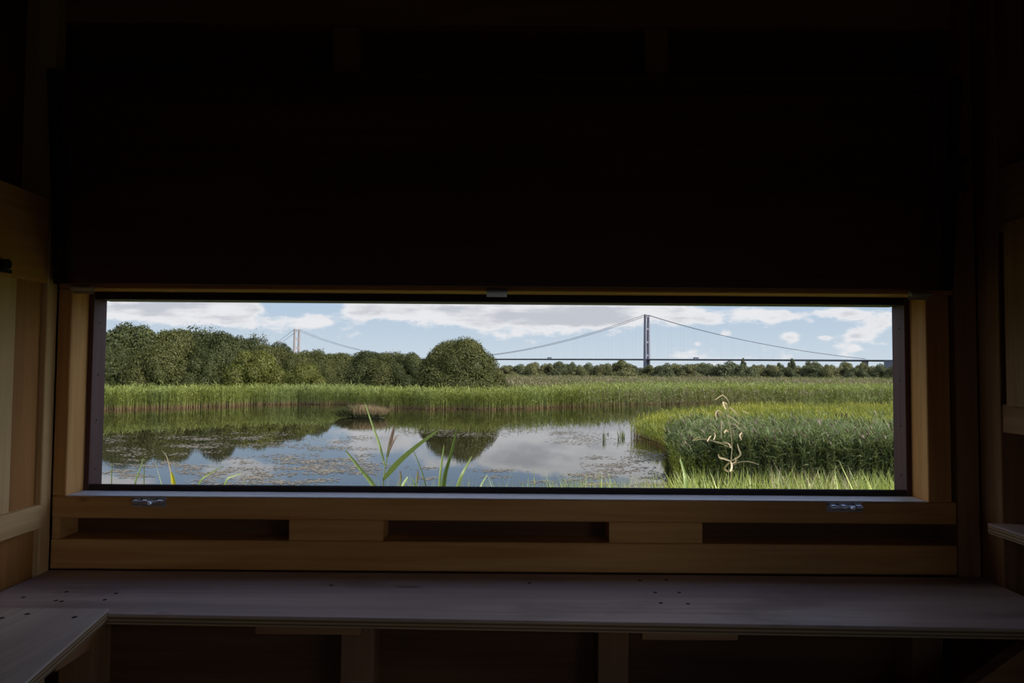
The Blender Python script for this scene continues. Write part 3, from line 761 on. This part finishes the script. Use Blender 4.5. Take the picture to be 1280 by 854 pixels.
# floating pondweed
Vs, Qs, Ts = [], [], []; cnt = 0
def weed(px0, px1, py0, py1, n, clump=.5, size=.06):
    global cnt
    cx_ = rng.uniform(px0, px1, max(3, n // 40)); cy_ = rng.uniform(py0, py1, len(cx_))
    for i in range(n):
        j = rng.integers(len(cx_)); px = cx_[j] + rng.normal(0, 9); py = cy_[j] + rng.normal(0, 1.1)
        if px > 832 and py > 555: continue
        q_ = W(px, py); s = size * rng.uniform(.35, 1.2); a0 = rng.uniform(0, 6.28)
        k_ = [(q_.x + math.cos(a0 + m_ * PI / 2) * s * rng.uniform(.6, 1.2) * 1.25, q_.y + math.sin(a0 + m_ * PI / 2) * s * rng.uniform(.6, 1.2), WATER + .004 + .004 * rng.random()) for m_ in range(4)]
        Vs.extend(k_); Qs.append([cnt, cnt + 1, cnt + 2, cnt + 3]); cnt += 4; Ts.extend([rng.beta(2, 2)] * 4)
for a_ in ((205, 385, 541, 560, 1500), (128, 160, 545, 553, 160), (128, 330, 560, 580, 500), (128, 250, 580, 600, 700), (320, 455, 569, 580, 900), (380, 470, 580, 592, 900), (250, 430, 585, 606, 1500),
           (380, 470, 545, 566, 700), (505, 625, 538, 545, 700), (690, 780, 540, 556, 900), (740, 835, 560, 608, 1500), (630, 700, 532, 540, 300), (480, 640, 585, 606, 260), (660, 760, 592, 608, 400)):
    weed(*a_[:4], a_[4], size=.045)
me = np_mesh('pondweed', np.array(Vs), np.array(Qs), np.zeros((0, 3), int), L['weed'], {'tint': np.array(Ts), 'hgt': np.full(cnt, .6)})
o = bpy.data.objects.new('pondweed', me); COL.objects.link(o); tag(o, 'brown pondweed floating in streaks on the pond', 'pondweed', kind='stuff')

# ================================================================== TREES AND BUSHES
def crown_mesh(name, mat, nleaf, size, seed, nblob=38, cone=False, rag=.05, core=True, pw=2.2):
    rg = np.random.default_rng(seed)
    a = rg.uniform(0, 2 * PI, nblob); z = rg.uniform(0, 1, nblob)
    if cone: rr = (1 - z) * .72 + .05; br = rg.uniform(.18, .30, nblob) * (1.1 - .6 * z); rad = rr * rg.uniform(.5, .9, nblob)
    else: rr = np.sqrt(np.clip(1 - (z * .92) ** pw, 0, 1)); br = rg.uniform(.22, .36, nblob); rad = np.clip(rr - br * .75, .05, 1) * rg.uniform(.75, 1.05, nblob)
    C = np.stack([np.cos(a) * rad, np.sin(a) * rad, np.clip(z * (1 - br * .55), .10, 1)], 1)
    if not cone: C[:, 2] = np.clip(z - br * .6, .12, 1)
    pr = br ** 2 / (br ** 2).sum()
    P_, D_, K_ = [], [], []
    need = nleaf
    while need > 0:
        n = need * 3; j = rg.choice(nblob, n, p=pr)
        d = rg.normal(0, 1, (n, 3)); d[:, 2] += .25; d /= np.linalg.norm(d, axis=1)[:, None]
        p = C[j] + d * (br[j] * (rg.uniform(.82, 1.04, n) + np.abs(rg.normal(0, rag, n))))[:, None]
        dist = np.linalg.norm(p[:, None, :] - C[None], axis=2) / br[None]
        k = (dist.min(1) > .80) & (p[:, 2] > .0)
        p, d = p[k][:need], d[k][:need]; P_.append(p); D_.append(d); need -= len(p)
    p = np.concatenate(P_); d = np.concatenate(D_); n = len(p)
    rq = np.quantile(np.hypot(p[:, 0], p[:, 1]), .965); zq = np.quantile(p[:, 2], .995)
    fx = np.array([[1 / rq, 1 / rq, 1 / zq]]); p = p * fx; C = C * fx
    nrm = d + rg.normal(0, .45, (n, 3)) + np.array([[0, 0, .25]]); nrm /= np.linalg.norm(nrm, axis=1)[:, None]
    t1 = np.cross(nrm, rg.normal(0, 1, (n, 3))); t1 /= np.linalg.norm(t1, axis=1)[:, None]; t2 = np.cross(nrm, t1)
    s = size * rg.uniform(.6, 1.35, n)[:, None]
    V = np.stack([p - t1 * s, p - t2 * s * .5 + nrm * s * .12, p + t1 * s, p + t2 * s * .5 + nrm * s * .12], 1).reshape(-1, 3)
    Q = np.arange(n * 4).reshape(-1, 4)
    blobt = rg.normal(0, .14, nblob); jj = np.argmin(np.linalg.norm(p[:, None, :] - C[None], axis=2), 1)
    T = np.repeat(np.clip(rg.beta(2, 2, n) + blobt[jj], 0, 1), 4)
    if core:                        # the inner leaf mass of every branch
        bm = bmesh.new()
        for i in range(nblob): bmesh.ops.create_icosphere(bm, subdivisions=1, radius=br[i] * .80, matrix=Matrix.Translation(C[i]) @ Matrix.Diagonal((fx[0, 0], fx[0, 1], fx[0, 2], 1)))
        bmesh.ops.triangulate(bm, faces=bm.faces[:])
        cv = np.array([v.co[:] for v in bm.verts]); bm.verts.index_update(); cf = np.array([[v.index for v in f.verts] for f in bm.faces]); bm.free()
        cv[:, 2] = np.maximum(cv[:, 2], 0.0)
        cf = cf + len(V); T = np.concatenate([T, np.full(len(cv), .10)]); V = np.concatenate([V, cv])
    else: cf = np.zeros((0, 3), int)
    return np_mesh(name, V, Q, cf, mat, {'tint': T, 'hgt': np.full(len(V), .6)})
def trunk_mesh(seed):
    rg = random.Random(seed); mb = MB()
    mb.tube([(0, 0, -.03), (.02, .01, .2), (.0, .02, .5)], .05, 7, [1.2, 1, .6])
    for k in range(5):
        a = rg.uniform(0, 6.28); mb.tube([(0, 0, .05 + .05 * k), (math.cos(a) * .2, math.sin(a) * .2, .3 + .05 * k), (math.cos(a) * .42, math.sin(a) * .42, .55 + .04 * k)], .028, 6, [1, .8, .4])
    return mb.mesh('trunk', L['bark'])
TR = [trunk_mesh(1), trunk_mesh(2)]
CR = {}
for k_ in range(3): CR['dark%d' % k_] = crown_mesh('foliage', L['dark'], 26000, .022, 20 + k_, 46)
for k_ in range(2): CR['mid%d' % k_] = crown_mesh('foliage', L['mid'], 24000, .022, 40 + k_, 42, rag=.08)
CR['light0'] = crown_mesh('foliage', L['light'], 20000, .024, 61, 30)
CR['bush'] = crown_mesh('foliage', L['mid'], 42000, .018, 91, 90, rag=.05, pw=3.0)
CR['rag0'] = crown_mesh('foliage', L['dark'], 9000, .03, 78, 16, rag=.22)
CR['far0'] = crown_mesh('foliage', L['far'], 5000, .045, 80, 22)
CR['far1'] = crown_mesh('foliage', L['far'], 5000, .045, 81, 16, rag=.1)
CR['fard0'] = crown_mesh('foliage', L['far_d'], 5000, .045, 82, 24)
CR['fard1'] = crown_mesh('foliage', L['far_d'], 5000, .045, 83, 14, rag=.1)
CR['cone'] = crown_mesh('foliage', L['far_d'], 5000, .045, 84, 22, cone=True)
GZ = WATER + .02
used = {}
def tree(name, px, d, hw, top, kind, label, cat, group, depth=1.0):
    q = P(px, 460, d); tz = P(px, top, d).z; rx = hw / F * d
    t = tag(empty(name, (q.x, d, GZ)), label, cat, group)
    t.scale = (rx, rx * depth, (tz - GZ) / 1.03); t.rotation_euler.z = random.uniform(-.5, .5) if depth != 1 else random.uniform(0, 6.28)
    if kind == 'bush': t.rotation_euler.z = .4
    for nm, me in (('foliage', CR[kind]), ('trunk', TR[len(used) % 2])):
        o = bpy.data.objects.new(nm, me); COL.objects.link(o); o.parent = t
    used[label] = 1
    return t
G1 = 'trees on the left bank'
for a_ in ((92, 61, 62, 401, 'dark0', 'tall dark broad tree cut off by the left edge of the slot'),
           (160, 60, 60, 405, 'dark1', 'tall dark round-topped tree, second along the left bank skyline'),
           (218, 61, 50, 411, 'mid0', 'olive tree with a broad crown right of the two tallest left bank trees'),
           (250, 78, 46, 408, 'rag0', 'ragged topped tree peeping over the middle of the left bank trees'),
           (272, 61, 42, 415, 'dark2', 'dark domed tree standing left of the yellow-green bush'),
           (300, 74, 36, 421, 'dark1', 'dark rounded crown rising behind the yellow-green bush'),
           (323, 75, 22, 417, 'rag0', 'thin twiggy tree sticking up above the left bank skyline'),
           (138, 54, 44, 432, 'dark2', 'low dark bush at the left edge in front of the tall trees'),
           (200, 53, 46, 430, 'mid1', 'wide low bush at the reed edge below the olive tree'),
           (254, 54, 40, 436, 'dark0', 'low dark bush at the reed edge left of the yellow-green bush'),
           (318, 55, 44, 438, 'light0', 'bright yellow-green bush at the reed edge on the left bank'),
           (348, 70, 34, 428, 'dark0', 'dark rounded tree just left of the distant bridge tower'),
           (336, 61, 40, 431, 'mid1', 'soft olive willow sloping down behind the yellow-green bush'),
           (366, 61, 34, 440, 'mid0', 'mid green bush below the distant bridge tower'),
           (390, 70, 34, 437, 'mid1', 'bush right of the distant bridge tower where the bank drops'),
           (380, 56, 30, 454, 'light0', 'low grey-green willow at the reed edge below the distant tower'),
           (402, 58, 26, 456, 'mid0', 'small bush at the right foot of the left bank trees'),
           (424, 82, 40, 441, 'mid0', 'first low hedge bush right of the left bank trees'),
           (456, 82, 42, 439, 'dark2', 'dark hedge bush, second right of the left bank trees'),
           (486, 81, 40, 440, 'mid1', 'hedge bush half way between the left bank trees and the big round bush'),
           (512, 80, 34, 441, 'dark1', 'last hedge bush, against the left side of the big round bush')):
    tree('broadleaf_tree', *a_, 'tree', G1)
tree('round_bush', 573, 58, 60, 423, 'bush', 'big round bush standing alone beyond the pond', 'bush', None)
# the distant line, left to right
row = [(634, 459, 14), (652, 459, 15), (668, 457, 13), (684, 457, 13), (703, 453, 15), (722, 458, 12), (740, 457, 14), (757, 458, 12), (777, 453, 19), (797, 458, 12),
       (812, 458, 14), (830, 457, 13), (846, 458, 14), (862, 457, 15), (880, 455, 18), (907, 453, 20), (932, 458, 15), (950, 459, 13), (966, 458, 14), (984, 459, 13),
       (1001, 458, 14), (1018, 457, 19), (1038, 459, 13), (1054, 459, 14), (1070, 459, 14), (1088, 458, 15), (1106, 457, 15), (1124, 458, 15)]
ORD = ['first', 'second', 'third', 'fourth', 'fifth', 'sixth', 'seventh', 'eighth', 'ninth', 'tenth', 'eleventh', 'twelfth', 'thirteenth', 'fourteenth', 'fifteenth', 'sixteenth', 'seventeenth', 'eighteenth', 'nineteenth']
G2 = 'bushes in the distant line'
nl = sum(1 for r_ in row if r_[0] < 808)
for i, (px, top, hw) in enumerate(row):
    top += (1.5, -.5, 2.5, 0, 1)[(i * 3) % 5]
    kind = ['far0', 'fard0', 'far1', 'far0', 'fard1'][i % 5]
    if i in (15, 14): kind = 'fard0'
    lb = ('%s bush left of the near bridge tower in the distant bush line' % ORD[nl - 1 - i]) if px < 808 else ('%s bush right of the near bridge tower in the distant bush line' % ORD[i - nl])
    if i == 15: lb = 'large dark dome shaped bush in the distant line right of the near tower'
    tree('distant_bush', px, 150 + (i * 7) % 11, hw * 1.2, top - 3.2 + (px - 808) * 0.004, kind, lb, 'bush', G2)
for px, d, hw, top, kind, lb in ((692, 230, 11, 452, 'fard1', 'taller tree left of the near bridge tower, behind the distant bush line'), (713, 235, 10, 451, 'fard0', 'rounded taller tree nearest left of the near bridge tower, behind the bush line'),
                                 (776, 225, 17, 449, 'far0', 'broad olive tree close left of the near bridge tower base'),
                                 (660, 230, 10, 456, 'fard1', 'small tree behind the bush line right of the big round bush'),
                                 (876, 230, 15, 452, 'far1', 'olive tree behind the bush line, left of the large dark dome'),
                                 (929, 220, 7, 446, 'cone', 'dark pointed tree nearer the bridge tower, breaking the deck line'), (990, 220, 9, 446.5, 'cone', 'dark pointed tree farther right, breaking the deck line'),
                                 (976, 225, 9, 452, 'fard1', 'dark tree hugging the left side of the right pointed tree'), (944, 232, 8, 454, 'fard0', 'small dark tree between the two pointed trees'), (958, 235, 9, 454, 'fard1', 'round dark tree between the two pointed trees'),
                                 (1015, 225, 16, 450, 'far0', 'wide olive tree right of the right pointed tree'), (1036, 235, 9, 454, 'fard1', 'small dark tree in the gap below the deck'),
                                 (1056, 228, 14, 450.5, 'far1', 'round olive tree under the right end of the cable'), (1078, 230, 12, 452, 'far0', 'pale tree at the right end of the bridge deck')):
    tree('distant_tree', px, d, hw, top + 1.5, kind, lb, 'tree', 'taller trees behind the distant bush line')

# ================================================================== THE BRIDGE
MAT['bridge'] = plain('bridge_concrete', (0.145, 0.145, 0.175), .8, 0, .1, .05)
MAT['concrete'] = plain('pale_concrete', (0.27, 0.225, 0.215), .8, 0, .1, .05)
MAT['steel'] = plain('bridge_steel', (0.11, 0.125, 0.155), .7, 0, .1, .05)
T1 = Vector((P(808.5, 449, 1905).x, 1905, WATER)); T2 = Vector((P(370.5, 449, 2760).x, 2760, WATER))
ax = (T2 - T1).normalized(); side = Vector((-ax.y, ax.x, 0)); side = side if side.y > 0 else -side
br = tag(empty('suspension_bridge', T1), 'long grey suspension bridge with two tall towers on the horizon', 'bridge')
topz = P(808, 393.5, 1905).z; deckz = P(808, 449.5, 1905).z
rotz = Matrix.Rotation(math.atan2(ax.y, ax.x), 3, 'Z')
SP = 11.0
topz2 = P(370, 411.5, 2760).z
def tower(T, mat, tz, lw):
    root = None
    for s_ in (-1, 1):
        c_ = T + side * SP * s_
        mb = MB(); mb.tube([c_ + Vector((0, 0, -2)), c_ + Vector((0, 0, (tz - WATER) * .5)), Vector((c_.x, c_.y, tz))], lw, 4, [1.25, 1.05, .85])
        if root is None:
            root = mb.build('tower', mat, br)
        else: mb.build('tower_leg', mat, root)
    for fz in (.26, .50, .74, .97):
        z = WATER + (tz - WATER) * fz
        mb = MB(); q_ = Matrix.Rotation(math.atan2(ax.y, ax.x), 3, 'Z')
        mb.box(T.x - 1.8, T.x + 1.8, T.y - SP + lw * .6, T.y + SP - lw * .6, z - 3, z + 3, 0)
        for v in mb.bm.verts: v.co = T + q_ @ (v.co - T)
        mb.build('cross_beam', mat, root)
tower(T1, MAT['bridge'], topz, 4.3); tower(T2, MAT['concrete'], topz2, 4.6)
AN = T1 - ax * 545; AN2 = T2 + ax * 290; span = (T2 - T1).length
deckz2 = deckz + 3
def deck_pt(s): 
    p_ = T1 + ax * s; z = deckz + 4.0 * (1 - ((s - span / 2) / (span / 2 + 500)) ** 2) - 2; return Vector((p_.x, p_.y, z))
mb = MB(); ss = np.linspace(-900, span + 500, 60); prev = None
for s_ in ss:
    c_ = deck_pt(s_)
    ring = [mb.bm.verts.new(c_ + side * a_ + Vector((0, 0, b_))) for a_, b_ in ((-14, 1.2), (14, 1.2), (14, -.6), (7, -3.2), (-7, -3.2), (-14, -.6))]
    if prev:
        for k in range(6): mb.bm.faces.new((prev[k], prev[(k + 1) % 6], ring[(k + 1) % 6], ring[k]))
    prev = ring
mb.build('deck', MAT['steel'], br)
for s_ in (-545, -640, -740, -840):
    c_ = deck_pt(s_); mb = MB(); mb.tube([(c_.x, c_.y, WATER), (c_.x, c_.y, c_.z - 3)], 7 if s_ == -545 else 3.5, 6); mb.build('pier', MAT['concrete'], br)
c_ = deck_pt(-640); mb = MB()
mb.box(c_.x - 55, c_.x + 55, c_.y - 13, c_.y + 13, WATER, c_.z + 1.5, 0)
for v in mb.bm.verts: v.co = c_ + rotz @ (v.co - c_)
mb.build('anchorage', MAT['steel'], br)
CR_ = .62
hangs = []
for s_ in (-1, 1):
    o_ = side * SP * s_
    a0 = Vector((T1.x, T1.y, topz)) + o_; b0 = Vector((T2.x, T2.y, topz2)) + o_
    pts = []; low = deckz + 5
    for k in range(41):
        t_ = k / 40; p_ = a0.lerp(b0, t_); sag = (topz + topz2) / 2 - low
        p_.z -= 4 * sag * t_ * (1 - t_); pts.append(p_)
        if k % 1 == 0 and 0 < k < 40: hangs.append((p_.copy(), t_ * span))
    MB().tube(pts, CR_, 5).build('main_cable', MAT['steel'], br)
    e0 = Vector((AN.x, AN.y, deckz + 1)) + o_; pts = []
    for k in range(17):
        t_ = k / 16; p_ = a0.lerp(e0, t_); p_.z -= 4 * 15 * t_ * (1 - t_); pts.append(p_)
        if 0 < k < 12: hangs.append((p_.copy(), -t_ * 545))
    MB().tube(pts, CR_, 5).build('main_cable', MAT['steel'], br)
    e0 = Vector((AN2.x, AN2.y, deckz + 1)) + o_; pts = []
    for k in range(9):
        t_ = k / 8; p_ = b0.lerp(e0, t_); p_.z -= 4 * 5 * t_ * (1 - t_); pts.append(p_)
    MB().tube(pts, CR_, 5).build('main_cable', MAT['steel'], br)
hm = MB().cyl((0, 0, 0), (0, 0, 1), .05, 4).mesh('hanger', MAT['steel'])
for p_, s_ in hangs:
    z0 = deck_pt(s_).z
    if p_.z - z0 < 2: continue
    o = bpy.data.objects.new('hanger', hm); COL.objects.link(o); o.parent = br
    o.location = Vector((p_.x, p_.y, z0)) - T1; o.scale = (1, 1, p_.z - z0)
for px, lb in ((688, 'lorry on the bridge deck above the bushes, nearer the big round bush'), (871, 'lorry on the bridge deck right of the near tower')):
    # place on the deck where the sight line crosses it
    best = min(np.linspace(-500, span, 800), key=lambda s_: abs((deck_pt(s_) - EYE).dot(rt) / (deck_pt(s_) - EYE).dot(fw) * F + 640 - px))
    c_ = deck_pt(best) - side * 8 + Vector((0, 0, 1.2)); t = tag(empty('lorry', c_), lb, 'lorry')
    def rb_(x0, x1, z0, z1, nm, w=1.25):
        mb = MB().box(x0, x1, -w, w, z0, z1, .05)
        for v in mb.bm.verts: v.co = c_ + rotz @ v.co
        return mb.build(nm, MAT['steel'], t)
    rb_(-6, 6, 1.1, 4.2, 'cargo_box'); rb_(-8.6, -6.3, .6, 3.6, 'cab')
    for xx in (-7.4, -3, 3.4, 4.8):
        for yy in (-1, 1):
            mb = MB().cyl((xx, yy - .2, .52), (xx, yy + .2, .52), .52, 10)
            for v in mb.bm.verts: v.co = c_ + rotz @ v.co
            mb.build('wheel', MAT['black'], t)

# ================================================================== SKY AND SUN
wd = bpy.data.worlds.new('sky'); S.world = wd; wd.use_nodes = True; nt = wd.node_tree; nt.nodes.clear(); g = NT(nt)
v = g.n('ShaderNodeTexCoord').outputs['Generated']
sp = g.n('ShaderNodeSeparateXYZ'); g.l(v, sp.inputs[0]); X, Y_, Z = sp.outputs
yc = g.math('MAXIMUM', g.math('ABSOLUTE', Y_), .25)
uu = g.math('DIVIDE', X, yc); hl = g.math('SQRT', g.math('ADD', g.math('MULTIPLY', X, X), g.math('MULTIPLY', Y_, Y_)))
vv = g.math('DIVIDE', Z, g.math('MAXIMUM', hl, .02))           # slope above the horizon
vy = g.math('DIVIDE', Z, yc)
cmb = g.n('ShaderNodeCombineXYZ'); g.l(uu, cmb.inputs[0]); g.l(vy, cmb.inputs[1]); g.l(Y_, cmb.inputs[2])
n_big = g.noise(g.mapv(cmb.outputs[0], (6.5, 17, .5)), 1.0, 7, .56, .15)
n_sm = g.noise(g.mapv(cmb.outputs[0], (26, 60, .5), (2, 5, 1)), 1.0, 5, .6)
# higher up: clouds of a flat layer
pz_ = g.math('ADD', g.math('MAXIMUM', Z, 0.0), .16)
cm2 = g.n('ShaderNodeCombineXYZ'); g.l(g.math('DIVIDE', X, pz_), cm2.inputs[0]); g.l(g.math('DIVIDE', Y_, pz_), cm2.inputs[1])
n_up = g.noise(cm2.outputs[0], 1.1, 6, .55, .2)
blobs = [  # (px, py, half-width, half-height, weight): where the photograph's clouds stand
    (190, 387, 130, 15, .50), (290, 388, 40, 10, .3), (320, 404, 60, 9, .28), (395, 402, 26, 9, .36), (445, 394, 16, 9, .2), (560, 391, 110, 14, .40), (660, 393, 55, 12, .32), (760, 394, 60, 13, .34), (850, 394, 32, 13, .40), (885, 399, 14, 7, .2),
    (873, 429, 8, 4, .30), (908, 417, 10, 5, .28), (988, 421, 15, 7, .36), (960, 394, 50, 10, .34), (1050, 392, 70, 9, .34), (1072, 419, 22, 7, .28), (1070, 436, 9, 4, .28), (1031, 422, 10, 4, .26), (1105, 405, 22, 9, .3), (1015, 403, 9, 4, .15),
    # higher clouds, seen mirrored in the pond
    (470, 460 - 92, 60, 18, .42), (455, 460 - 122, 26, 7, .2), (690, 460 - 100, 85, 34, .46), (730, 460 - 70, 70, 16, .3), (640, 460 - 118, 40, 16, .3), (560, 460 - 118, 30, 8, .2), (300, 460 - 128, 60, 18, .3), (150, 460 - 145, 60, 10, .3), (790, 460 - 120, 60, 30, .3),
    (340, 460 - 108, 40, 6, -.35), (560, 460 - 140, 90, 12, -.35), (470, 460 - 128, 40, 10, -.2)]
tot = 0.0
for (px, py, hw, hh, w) in blobs:
    cu = (px - 640) / F; hy = 460 + (px - 640) * math.tan(ROLL) if py < 460 and py > 375 else 460
    cv = (hy - py) / F
    a = g.math('MULTIPLY', g.math('SUBTRACT', uu, cu), F / hw); b = g.math('MULTIPLY', g.math('SUBTRACT', vy, cv), F / hh)
    e = g.math('EXPONENT', g.math('MULTIPLY', g.math('ADD', g.math('MULTIPLY', a, a), g.math('MULTIPLY', b, b)), -1.0))
    tot = g.math('MULTIPLY_ADD', e, w, tot)
front = g.step(Y_, .05, .3)
low = g.math('MULTIPLY', front, g.step(vy, .26, .19))
d_low = g.math('ADD', g.math('ADD', g.math('MULTIPLY', g.math('SUBTRACT', n_big, .5), .95), g.math('MULTIPLY', g.math('SUBTRACT', n_sm, .5), .62)), g.math('SUBTRACT', tot, .17))
d_up = g.math('MULTIPLY', g.math('SUBTRACT', n_up, .52), 1.4)
dens = g.math('ADD', g.math('MULTIPLY', low, d_low), g.math('MULTIPLY', g.math('SUBTRACT', 1.0, low), d_up))
mask = g.math('MULTIPLY', g.step(dens, -.07, .10), .95)
sh_n = g.noise(g.mapv(cmb.outputs[0], (9, 40, .5), (1, -.35, 3)), 1.0, 5, .55)
shade = g.math('MULTIPLY', g.step(dens, .05, .30), g.step(sh_n, .38, .60))
cloud = g.mix(shade, (.83, .83, .85), (.54, .56, .61))
ramp = g.n('ShaderNodeValToRGB'); g.l(g.math('MULTIPLY', g.math('MAXIMUM', vv, 0.0), 1.0, clamp=True), ramp.inputs[0])
els = ramp.color_ramp.elements
els[0].position = 0.0; els[0].color = (.61, .70, .78, 1); els[1].position = 1.0; els[1].color = (.085, .19, .48, 1)
for pos, cval in ((.045, (.525, .63, .735)), (.10, (.43, .565, .725)), (.2, (.26, .42, .67)), (.45, (.14, .28, .58))):
    e = els.new(pos); e.color = (*cval, 1)
hi = g.math('SUBTRACT', 1.0, low)
cloud = g.mix(hi, cloud, g.mix(shade, (1.55, 1.53, 1.50), (.95, .97, 1.0)))
sky = g.mix(mask, ramp.outputs[0], cloud)
dt = g.math('ADD', g.math('ADD', g.math('MULTIPLY', X, .66), g.math('MULTIPLY', Y_, -.30)), g.math('MULTIPLY', Z, .68))
glow = g.math('MULTIPLY', g.math('POWER', g.step(dt, .30, 1.0), 1.0), 2.2)      # brighter sky around the sun
gm = g.n('ShaderNodeVectorMath', operation='SCALE'); g.l(sky, gm.inputs[0]); g.l(g.math('ADD', glow, 1.0), gm.inputs['Scale'])
sky = gm.outputs[0]
below = g.step(Z, 0.0, -.02)
sky = g.mix(below, sky, (.10, .11, .06))
bg = g.n('ShaderNodeBackground'); g.l(sky, bg.inputs[0]); bg.inputs[1].default_value = 1.0
o = g.n('ShaderNodeOutputWorld'); g.l(bg.outputs[0], o.inputs[0])
sun_d = bpy.data.lights.new('sun', 'SUN'); sun_d.energy = 4.5; sun_d.angle = math.radians(.6); sun_d.color = (1.0, .93, .80)
sun = bpy.data.objects.new('sun', sun_d); COL.objects.link(sun)
sun.rotation_euler = Vector((-.74, .34, -.76)).to_track_quat('-Z', 'Y').to_euler()

S.view_settings.view_transform = 'Standard'; S.view_settings.look = 'None'
S.view_settings.exposure = 0.0; S.view_settings.gamma = 1.0; S.view_settings.use_curve_mapping = False
S.cycles.use_denoising = True
S.cycles.max_bounces = 10; S.cycles.diffuse_bounces = 6; S.cycles.caustics_reflective = False; S.cycles.caustics_refractive = False
